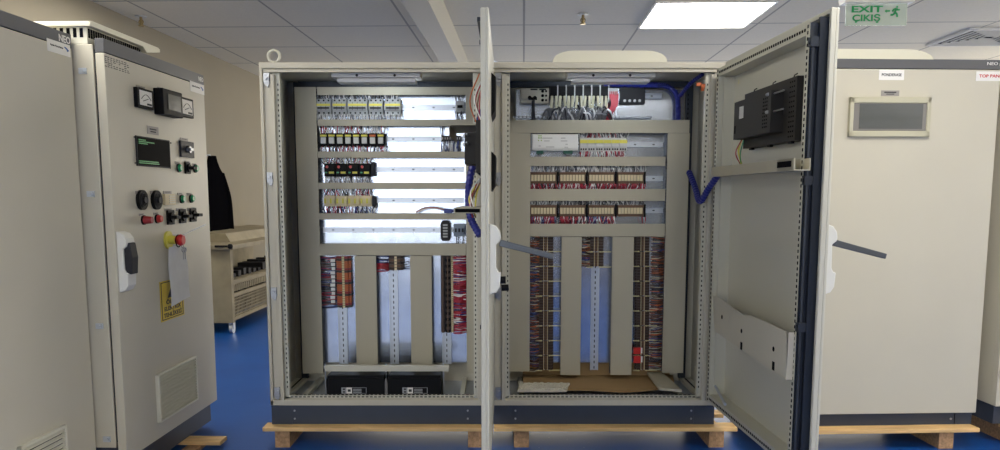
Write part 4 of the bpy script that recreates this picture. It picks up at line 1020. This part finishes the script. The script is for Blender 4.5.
def dev(u0, v0, u1, v1, d0=0, d1=.03, g=None, m=0):
    "block on the instrument door between two photo corners"
    (ya, za), (yb, zb2) = R2(u0, (v0+v1)/2), R2(u1, (v0+v1)/2); um = (u0+u1)/2
    z1 = R2(um, v0)[1]; z0 = R2(um, v1)[1]
    return ya, yb, z0, z1
def plate(t, u0, v0, u1, v1, nm='nameplate', m=NAME):
    a, b, c, d = dev(u0, v0, u1, v1); g = G(ROOM).box(FX, FX+.003, a, b, c, d)
    h = (d-c); w = b-a; g.box(FX+.003, FX+.0035, a+w*.2, b-w*.2, c+h*.55, c+h*.7, 1)
    if h > .035: g.box(FX+.003, FX+.0035, a+w*.25, b-w*.25, c+h*.25, c+h*.4, 1)
    return part(t, nm, g, [m, INK], label='small grey nameplate')
# panel meters
def meter(lab, u0, v0, u1, v1):
    a, b, c, d = dev(u0, v0, u1, v1); w = b-a; h = d-c
    p = part(L2, 'panel_meter', G(ROOM).box(FX, FX+.022, a, b, c, d), BLACK, label=lab, bevel=.003)
    part(p, 'dial', G(ROOM).box(FX+.022, FX+.0235, a+w*.12, b-w*.12, c+h*.14, d-h*.12), LABEL, label='white dial face')
    g = G(ROOM); g.tube([(FX+.025, a+w*(.2+.6*t), c+h*(.45+.25*math.sin(math.pi*t))) for t in [i/8 for i in range(9)]], .0015, 4)
    g.tube([(FX+.0255, a+w*.3, c+h*.35), (FX+.0255, a+w*.62, c+h*.5)], .002, 4).box(FX+.0235, FX+.027, a+w*.55, b-w*.18, c+h*.18, c+h*.27)
    part(p, 'needle', g, INK)
meter('left square meter with white dial', 133.5, 89, 149.5, 108.5)
meter('right square meter with white dial', 176.5, 98, 190, 117)
plate(L2, 136, 86, 144.5, 90.5); plate(L2, 157.5, 88, 166, 92.5); plate(L2, 178.5, 97.5, 185.5, 101)
a, b, c, d = dev(153.5, 91, 175.5, 116.5); w = b-a; h = d-c
p = part(L2, 'protection_relay', G(ROOM).box(FX, FX+.055, a, b-.03, c, d), BLACK, label='black square display instrument between the meters', bevel=.005)
part(p, 'display', G(ROOM).box(FX+.055, FX+.058, a+w*.2, b-.06, c+h*.22, d-h*.18), SMOKED, label='dark screen')
plate(L2, 147, 126.5, 158, 134.5)
a, b, c, d = dev(135.5, 138, 169, 167); w = b-a; h = d-c
p = part(L2, 'touchscreen', G(ROOM).box(FX, FX+.008, a, b, c, d), DKGREY, label='black touchscreen with green lines', bevel=.002)
SCR = mat('screen_black', (.002, .002, .003), .6, spec=.03); SG = mat('screen_green', (.0, .03, .01), .3, emit=(.10, .8, .20), es=.16)
part(p, 'screen', G(ROOM).box(FX+.008, FX+.0095, a+w*.03, b-w*.03, c+h*.04, d-h*.04), SCR)
g = G(ROOM)
for zz, l0, l1 in ((.86, .05, .25), (.80, .05, .5), (.74, .05, .3), (.15, .03, .6), (.09, .03, .62)): g.box(FX+.0095, FX+.0105, a+w*l0, a+w*l1, c+h*zz, c+h*(zz+.035))
part(p, 'screen_lines', g, SG, label='glowing green lines')
for u, v in ((134, 137), (170.5, 143), (135, 163), (170, 168)): 
    q = R2(u, v); part(L2, 'screw', G(ROOM).cyl((FX, q[0], q[1]), (FX+.004, q[0], q[1]), .004, 8), INK)
# switch top right
plate(L2, 180, 138, 187.5, 141)
a, b, c, d = dev(179, 141.5, 192, 157.5)
p = part(L2, 'selector_switch', G(ROOM).box(FX, FX+.014, a, b, c, d), DKGREY, label='square dark selector with chrome lever', bevel=.002)
m_, n_ = (a+b)/2, (c+d)/2
part(p, 'lever', G(ROOM).cyl((FX+.014, m_, n_), (FX+.03, m_, n_), .020, 14).box(FX+.03, FX+.045, m_-.028, m_+.012, n_-.008, n_+.008), CHROME)
def button(lab, u, v, r, m, collar=DKGREY, dome=.022):
    y, z = R2(u, v)
    p = part(L2, 'push_button', G(ROOM).cyl((FX, y, z), (FX+.010, y, z), r*1.15, 18), collar, label=lab, smooth=True)
    part(p, 'lens', G(ROOM).cyl((FX+.010, y, z), (FX+dome, y, z), r, 16, 0, r*.8), m, smooth=True)
for u, v, l in ((178, 168, 'green lamp left of the small rotary switch'), (194.5, 168.5, 'green lamp right of the small rotary switch'), (181, 199, 'left green lamp beside the beige socket'), (190.5, 198.5, 'right green lamp beside the beige socket')):
    button(l, u, v, .022, GREEN)
for u, v in ((177, 163), (187, 162.5), (194, 165), (179.5, 194.3), (189, 194.5), (141, 215), (155.5, 214)): plate(L2, u-2.2, v-1.5, u+2.2, v+1)
def rotary(lab, u, v, sgn=1, s=1):
    y, z = R2(u, v)
    p = part(L2, 'rotary_switch', G(ROOM).box(FX, FX+.012, y-.035*s, y+.035*s, z-.034*s, z+.034*s), BLACK, label=lab, bevel=.003)
    part(p, 'knob', G(ROOM).cyl((FX+.012, y, z), (FX+.022, y, z), .024*s, 14).box(FX+.022, FX+.055, y-.024*s, y+.024*s, z-.009, z+.009), BLACK, bevel=.002)
rotary('small rotary switch between two green lamps', 186.5, 168)
for i, u in enumerate((169.5, 181.5, 192)): rotary(['left', 'middle', 'right'][i] + ' black rotary switch of the bottom row', u, 217.3-i*1.2, s=1.2)
for u, v in ((168, 210), (179.5, 209.5), (190.5, 209)): plate(L2, u-3.5, v-1.5, u+3.5, v+1.3)
for i, (u, v) in enumerate(((140.5, 200), (155, 200))):
    y, z = R2(u, v); p = part(L2, 'round_instrument', G(ROOM).cyl((FX, y, z), (FX+.018, y, z), .052, 26), BLACK, label=('left', 'right')[i]+' round black setting dial', smooth=True)
    part(p, 'dial_ring', G(ROOM).torus((FX+.019, y, z), .034, .003, 'x', 24).cyl((FX+.018, y, z), (FX+.030, y, z), .016, 14).torus((FX+.019, y, z), .024, .002, 'x', 20), DKGREY, smooth=True)
    plate(L2, u-5, 191, u+4, 194)
a, b, c, d = dev(162.5, 194, 173, 205)
p = part(L2, 'socket_outlet', G(ROOM).box(FX, FX+.016, a, b, c, d), BEIGE, label='beige ribbed socket', bevel=.002)
g = G(ROOM)
for i in range(4): g.box(FX+.016, FX+.019, a+(b-a)*.35, b-(b-a)*.1, c+(d-c)*(.15+i*.2), c+(d-c)*(.25+i*.2))
part(p, 'ribs', g, CREAM2); plate(L2, 163, 191, 171, 194)
button('dark red push button on the left of the bottom row', 143, 220, .022, DRED, BLACK, .05); button('bright red push button of the bottom row', 156.5, 218.8, .022, RED, BLACK, .03)
# emergency stop with its keys, paper and cable tie
y, z = R2(167.5, 240)
p = part(L2, 'emergency_stop', G(ROOM).cyl((FX, y, z), (FX+.012, y, z), .05, 22).cyl((FX+.012, y, z), (FX+.05, y, z), .024, 16), YEL, label='emergency stop button: yellow collar and red mushroom head', smooth=True)
part(p, 'mushroom_head', G(ROOM).cyl((FX+.05, y, z), (FX+.075, y, z), .022, 18, 0, .034).cyl((FX+.075, y, z), (FX+.092, y, z), .034, 18, 0, .026), RED, smooth=True, label='red mushroom head')
g = G(ROOM); g.torus((FX+.062, y, z-.005), .034, .003, 'x', 20); g.tube([(FX+.064, y+.02, z+.02), (FX+.14, y+.06, z+.06), (FX+.19, y+.08, z+.085)], .0035, 5, 1)
solo('cable_tie', 'black and white cable tie looped round the emergency stop', 'cable tie', g, [BLACK, WHITE])
g = G(ROOM)
for i, (dy, rr) in enumerate(((.0, .3), (.016, -.1))):
    c_ = (FX+.085+i*.004, y+.004+dy, z-.055); g.torus((c_[0], c_[1], c_[2]), .013, .004, 'x', 14).box(c_[0]-.0015, c_[0]+.0015, c_[1]-.005, c_[1]+.005, c_[2]-.055, c_[2]-.012)
g.torus((FX+.08, y+.01, z-.036), .012, .002, 'x', 14)
solo('keys', 'pair of small keys hanging below the red emergency stop', 'keys', g, CHROME)
g = G(ROOM); yA = R2(161.5, 260)[0]; yB = R2(178.5, 260)[0]; rows = 14; zt_, zl = z-.035, R2(176, 303)[1]; zr_ = R2(186, 297)[1]
vs = []; N = 6
for k_ in range(2):
    for i in range(rows+1):
        for j in range(N+1):
            s_, q = i/rows, j/N
            zz = zt_+(zl-zt_)*s_*(1-.09*q)
            yy = yA+(yB-yA)*q*(.80+.30*s_)+.012*math.sin(3*s_+2*q)
            xx = FX+.045-.008*math.sin(5*s_+3*q)+.028*s_*q-.012*s_+k_*.003
            vs.append((xx, yy, zz))
fs = []; O = (rows+1)*(N+1)
for i in range(rows):
    for j in range(N):
        a_ = i*(N+1)+j; fs.append((a_, a_+1, a_+N+2, a_+N+1)); fs.append((O+a_, O+a_+N+1, O+a_+N+2, O+a_+1))
for j in range(N): fs += [(j, O+j, O+j+1, j+1), (rows*(N+1)+j, rows*(N+1)+j+1, O+rows*(N+1)+j+1, O+rows*(N+1)+j)]
for i in range(rows): fs += [(i*(N+1), (i+1)*(N+1), O+(i+1)*(N+1), O+i*(N+1)), (i*(N+1)+N, O+i*(N+1)+N, O+(i+1)*(N+1)+N, (i+1)*(N+1)+N)]
g.add(vs, fs)
solo('paper_tag', 'creased white paper tag hanging from the emergency stop', 'paper tag', g, PAPER, smooth=True)
# yellow warning sticker
a, b, c, d = dev(160, 279, 183.5, 318); w = b-a; h = d-c
c, d = R2(160, 323)[1], R2(160, 282)[1]; h = d-c
p = part(L2, 'warning_sticker', G(ROOM).box(FX, FX+.0015, a, b, c, d).box(FX+.0015, FX+.0018, a+w*.04, a+w*.07, c+h*.03, d-h*.03, 1).box(FX+.0015, FX+.0018, b-w*.07, b-w*.04, c+h*.03, d-h*.03, 1).box(FX+.0015, FX+.0018, a+w*.05, b-w*.05, c+h*.03, c+h*.05, 1).box(FX+.0015, FX+.0018, a+w*.05, b-w*.05, d-h*.05, d-h*.03, 1), [mat('warning_yellow', (.72, .52, .03), .5), INK], label='yellow electrical danger sticker with black writing')
for s_, k_ in (('ÖLÜM', .44), ('ELEKTRİK', .28), ('TEHLİKESİ', .12)): words(p, 'lettering', s_, (FX+.0018, (a+b)/2, c+h*(k_+.01)), h*.145, INK, ROOM, 0, sx=w/(h*.145)/{'ÖLÜM': 5.2, 'ELEKTRİK': 6.2, 'TEHLİKESİ': 6.2}[s_], bold=.02, label='black bold writing')
part(p, 'warning_triangle', G(ROOM).prism([(a+w*.3, c+h*.56), (a+w*.7, c+h*.56), (a+w*.5, c+h*.88)], FX+.0015, FX+.0022, 'x'), INK)
# labels and letters on band
def logo_label(t, fr_pts, tw):
    a, b, c, d, x = fr_pts; w = b-a; h = d-c
    p = part(t, 'logo_label', G(ROOM).box(x, x+.0015, a, b, c, d), LABEL, label='white maker label with blue arrow mark')
    words(p, 'lettering', 'Aydın Pazarlama', (x+.0018, a+w*.40, c+h*.58), h*.22, INK, ROOM, 0, sx=w*.62/(h*.22*7.4), bold=.015)
    part(p, 'arrow_mark', G(ROOM).prism([(a+w*.72, c+h*.72), (a+w*.80, c+h*.74), (a+w*.95, c+h*.50), (a+w*.86, c+h*.36), (a+w*.84, c+h*.52)], x+.0015, x+.0022, 'x'), mat('logo_blue', (.03, .12, .38), .5))
# left wall cabinet (nearest)
FX1 = -2.15
R1 = lambda u, v: R2(u, v, FX1)
ye = y0-.008
L1, L1d = closed('large plain cabinet door filling the left edge of the photo', ROOM, -2.77, FX1, ye-1.32, ye, (ye-1.31, ye-.003), top=2.205, bot=.19, btop=2.272)
q0, q1 = R1(47, 47), R1(71, 50)
logo_label(L1, (q0[0], q1[0]-.01, R1(59, 54)[1], R1(59, 42)[1], FX1), 1)
y_, z_ = R1(64, 34); words(L1, 'lettering', 'NEO', (FX1+.001, y_, 2.238), .045, LABEL, ROOM, 0, label='white NEO letters', bold=.02)
g0 = R1(16, 440)[0]; g1 = R1(63, 430)[0]
grille(L1, ROOM, g0, g1, R1(63, 424)[1]-.35, R1(63, 424)[1]+.0, FX1, 'pale louvred ventilation grille at the bottom of the door')
q0, q1 = R2(190, 88), R2(204, 90)
logo_label(L2, (q0[0], q1[0], R2(197, 93)[1], R2(197, 83)[1], FX), 1)
words(L2, 'lettering', 'NEO', (FX+.001, R2(200.5, 78)[0], 2.226), .036, LABEL, ROOM, 0, label='white NEO letters', bold=.02)
# printed text patch under the band
a, b = R2(104, 60)[0], R2(129, 66)[0]; c, d = R2(104, 66.5)[1], R2(104, 55)[1]
g = G(ROOM).box(FX, FX+.001, a, b, c, d)
for i in range(6):
    for j in range(9):
        if random.random() < .85: 
            yy = a+(b-a)*(j+.1)/9; zz = c+(d-c)*(i+.3)/6; g.box(FX+.001, FX+.0014, yy, yy+(b-a)*random.uniform(.05, .10), zz, zz+(d-c)*.07, 1)
part(L2, 'printed_label', g, [CREAM, INK], label='pale label with six lines of tiny print')
PE = ROOM.hit(227, 436, 'z', .045)
pallet('low pallet under the instrument cabinet at the left', ROOM, -2.66, PE.x, y0-.3, PE.y, .045, [-2.6, PE.x-.2])
pallet('pallet under the large plain cabinet at the left edge', ROOM, -2.81, -2.06, ye-1.36, ye-.03, .13, [-2.75, -2.2])

# ------------------------------------------------------------------ closed enclosures on the right
A, Ad = closed('closed cream cabinet behind the open right door, with a small smoked window', SIDE, -1.36, 0.0, -.0, .60, (-1.35, -.012), face='y', top=2.229, bot=.212, btop=2.284)
def SP(u, v, y=0): p = SIDE.hit(u, v, 'y', y); return p.x, p.z
def sbox(g, u0, v0, u1, v1, ya, yb, m=0, y=0):
    x0_, x1_ = SP(u0, (v0+v1)/2, y)[0], SP(u1, (v0+v1)/2, y)[0]; um = (u0+u1)/2
    return g.box(x0_, x1_, ya, yb, SP(um, v1, y)[1], SP(um, v0, y)[1], m)
x0_, z1_ = SP(849, 97); x1_, z0_ = SP(927.5, 137); W = x1_-x0_; H = z1_-z0_
z0_ = SP(888, 137)[1]; z1_ = SP(888, 97.5)[1]; H = z1_-z0_
g = G(SIDE); g.box(x0_, x1_, -.022, 0, z0_, z0_+H*.15).box(x0_, x1_, -.022, 0, z1_-H*.15, z1_).box(x0_, x0_+W*.05, -.022, 0, z0_, z1_).box(x1_-W*.05, x1_, -.022, 0, z0_, z1_)
p = part(A, 'window_box', g, mat('window_frame_beige', (.50, .47, .34), .4), label='beige framed breaker window', bevel=.004)
part(p, 'smoked_door', G(SIDE).box(x0_+W*.05, x1_-W*.05, -.018, -.004, z0_+H*.15, z1_-H*.15), [mat('smoke_outer', (.20, .185, .17), .35)], bevel=.002)
part(p, 'dark_pane', G(SIDE).box(x0_+W*.12, x1_-W*.10, -.020, -.018, z0_+H*.20, z1_-H*.17), SMOKED, label='dark reflecting pane')
g = G(SIDE); sbox(g, 881, 90.5, 899, 96, -.003, 0); sbox(g, 884, 91.8, 896, 93, -.0036, -.003, 1); sbox(g, 886, 93.8, 894, 94.6, -.0036, -.003, 1)
part(A, 'nameplate', g, [NAME, INK], label='small grey nameplate above the window')
def sign(t, u0, v0, u1, v1, s_, m, nm, lb, size, sx):
    g = G(SIDE); sbox(g, u0, v0, u1, v1, -.0015, 0); p = part(t, 'paper_label', g, LABEL, label=lb)
    q = SP((u0+u1)/2, (v0+v1)/2); words(p, 'lettering', s_, (q[0], -.0018, q[1]), size, m, SIDE, -90, sx=sx, bold=.02)
sign(A, 879, 70, 904, 80, 'PONDERASE', INK, '', 'white label with black capitals', .022, .95)
REDINK = mat('red_ink', (.55, .02, .02), .5)
sign(A, 976, 71.5, 1012, 81, 'TOP PANOSU', REDINK, '', 'white label with red capitals', .024, 1.2)
q = SP(994, 65); words(A, 'lettering', 'NEO plus', (q[0]+.02, -.0008, 2.262), .024, LABEL, SIDE, -90, label='white letters on the band', sx=1.3)
q0, q1 = SIDE.hit(820, 60, 'y', .1), SIDE.hit(930, 60, 'y', .1)
fan_hood(A, SIDE, q0.x-.3, q1.x, .06, .55, 2.266, SIDE.hit(880, 48.5, 'y', .12).z-2.280, .16, label='cream roof hood')
pallet('pallet under the closed cabinet with the window', SIDE, -1.42, SIDE.hit(980, 430, 'y', -.05).x, -.05, .63, .13, [-1.3, SIDE.hit(939, 440, 'y', -.03).x])
SB = Frame(*(SIDE.m @ Vector((.115, 0, 0)))[:2], 2.5)
Bc, Bd = closed('cabinet at the right edge of the photo, mostly cut off', SB, 0, 1.2, .0, .60, (.075, 1.19), face='y', top=2.229, bot=.212, btop=2.284)
g = G(SB); g.box(0, .05, .012, .056, .245, 2.26); part(Bc, 'front_frame', g, CREAM, bevel=.003)
for z in (.45, 1.28, 2.1): part(Bc, 'side_fixing', G(SB).box(.012, .042, .0, .012, z-.02, z+.02).cyl((.027, -.008, z), (.027, .0, z), .008, 8), STEEL, label='small metal fixing')
pallet('pallet under the cabinet at the right edge', SB, .06, 1.24, -.05, .63, .13, [.12, 1.0])

# ------------------------------------------------------------------ far left corner: machine, jacket
mx = -3.56; e = ROOM.hit
my = e(231, 318, 'x', -3.2).y
fx = -3.18
t = thing('workshop_machine', 'long beige machine on castors along the left wall, open shelf and wire mesh below', 'machine', (-3.5, my+1, 0), ROOM)
zt_ = .98; ln = 2.6
part(t, 'top', G(ROOM).box(-3.88, fx+.05, my-.05, my+ln, zt_-.05, zt_), MACH, bevel=.006)
g = G(ROOM).box(-3.85, fx, my, my+.03, .12, zt_-.05); part(t, 'end_panel', g, MACH, bevel=.004)
part(t, 'back_panel', G(ROOM).box(-3.85, -3.82, my+.03, my+ln-.03, .12, zt_-.05), MACH)
for yy in (my+.03, my+1.3, my+ln-.06): part(t, 'upright', G(ROOM).box(fx-.04, fx, yy, yy+.04, .12, zt_-.05), MACH)
for zz in (.16, .42, .56): part(t, 'rail', G(ROOM).box(fx-.03, fx-.001, my+.03, my+ln, zz-.02, zz+.02), MACH)
part(t, 'shelf', G(ROOM).box(-3.82, fx-.03, my+.03, my+ln-.03, .57, .585), MACH)
g = G(ROOM)
for i in range(60): g.box(fx-.012, fx-.004, my+.06+i*.042, my+.072+i*.042, .18, .40)
for i in range(6): g.box(fx-.013, fx-.003, my+.05, my+ln, .19+i*.036, .197+i*.036)
for i in range(40): g.box(fx-.018, fx-.002, my+.09+i*.062, my+.12+i*.062, .46, .53)
part(t, 'mesh_front', g, [MACH])
g = G(ROOM)
for i in range(14): 
    yy = my+.15+i*.17; g.box(-3.7, fx-.08, yy, yy+.12, .19, .19+random.uniform(.06, .18)).box(-3.6, fx-.10, yy, yy+.09, .585, .585+random.uniform(.03, .10))
part(t, 'stored_contents', g, DKGREY, kind='stuff', label='dark odds and ends on the shelves')
part(t, 'upper_frame', G(ROOM).prism([(-3.86, zt_), (-3.36, zt_), (-3.42, zt_+.10), (-3.86, zt_+.12)], my+.5, my+ln, 'y'), MACH, bevel=.004)
g = G(ROOM); g.cyl((fx-.12, my-.10, zt_-.01), (fx+.02, my-.10, zt_-.01), .012, 8).ball((fx+.04, my-.10, zt_-.01), .03, 0, 6).cyl((fx-.12, my-.1, zt_-.01), (fx-.12, my, zt_-.02), .012, 8)
part(t, 'control_lever', g, BLACK, label='black lever with ball knob')
for xx in (-3.8, fx-.03):
    for yy in (my+.05, my+ln-.1):
        g = G(ROOM); g.cyl((xx-.018, yy, .05), (xx+.018, yy, .05), .05, 16); g.box(xx-.026, xx-.020, yy-.03, yy+.03, .05, .12).box(xx+.020, xx+.026, yy-.03, yy+.03, .05, .12).box(xx-.026, xx+.026, yy-.03, yy+.03, .112, .12)
        part(t, 'castor', g, STEEL, label='small castor wheel')
# jacket: hanging cloth body with folds
def lathe_cloth():
    g = G(ROOM); rows, n = 14, 20; vs = []
    yc = e(212, 200, 'x', -3.8).y; zt2 = e(212, 156, 'x', -3.8).z; zb2 = 1.09
    for i in range(rows+1):
        s_ = i/rows; wy = [.05, .09, .17, .26, .33, .37, .40, .415, .425, .43, .43, .43, .42, .41, .40][i]; wx = .05+.055*math.sin(min(1, s_*1.5)*math.pi/2)
        for j in range(n):
            a_ = 2*math.pi*j/n; f_ = 1+.05*math.sin(5*a_+s_*4)
            vs.append((-3.785+wx*.9*math.cos(a_)*f_, yc+.02+wy*math.sin(a_)*f_, zt2+(zb2-zt2)*s_))
    fs = [(i*n+j, i*n+(j+1) % n, (i+1)*n+(j+1) % n, (i+1)*n+j) for i in range(rows) for j in range(n)] + [tuple(range(n)), tuple(range((rows+1)*n-1, rows*n-1, -1))]
    g.add(vs, fs)
    t = thing('jacket', 'black jacket hanging on the left wall above the machine', 'jacket', (-3.8, yc, zb2), ROOM)
    part(t, 'body', g, JACKET, smooth=True)
    gs = G(ROOM)
    for s_ in (-1, 1): gs.tube(curve([(-3.76, yc+s_*.20, zt2-.22), (-3.74, yc+s_*.34, zt2-.5), (-3.73, yc+s_*.36, zb2+.1), (-3.72, yc+s_*.34, zb2-.0)], 5), .05, 10)
    part(t, 'sleeve', gs, [JACKET], smooth=True)
    part(t, 'wall_hook', G(ROOM).cyl((-3.92, yc, zt2-.01), (-3.80, yc, zt2+.01), .010, 8), STEEL)
lathe_cloth()

# ------------------------------------------------------------------ camera, colour
cd = bpy.data.cameras.new('camera'); cam = bpy.data.objects.new('camera', cd); C.objects.link(cam)
cam.location = CAM; cam.rotation_euler = (math.pi/2-TH, 0, 0)
cd.sensor_width = 36; cd.sensor_fit = 'HORIZONTAL'; cd.lens = FOC/1000*36; cd.clip_start = .05
cd.shift_x = (500-PX)/1000; cd.shift_y = (PY-225)/1000
bpy.context.scene.camera = cam
sc = bpy.context.scene
sc.view_settings.view_transform = 'Standard'; sc.view_settings.look = 'None'; sc.view_settings.gamma = 1; sc.view_settings.use_curve_mapping = False
sc.view_settings.exposure = 0
w = bpy.data.worlds.new('world'); sc.world = w; w.use_nodes = True; w.node_tree.nodes['Background'].inputs[0].default_value = (.5, .5, .5, 1); w.node_tree.nodes['Background'].inputs[1].default_value = .05
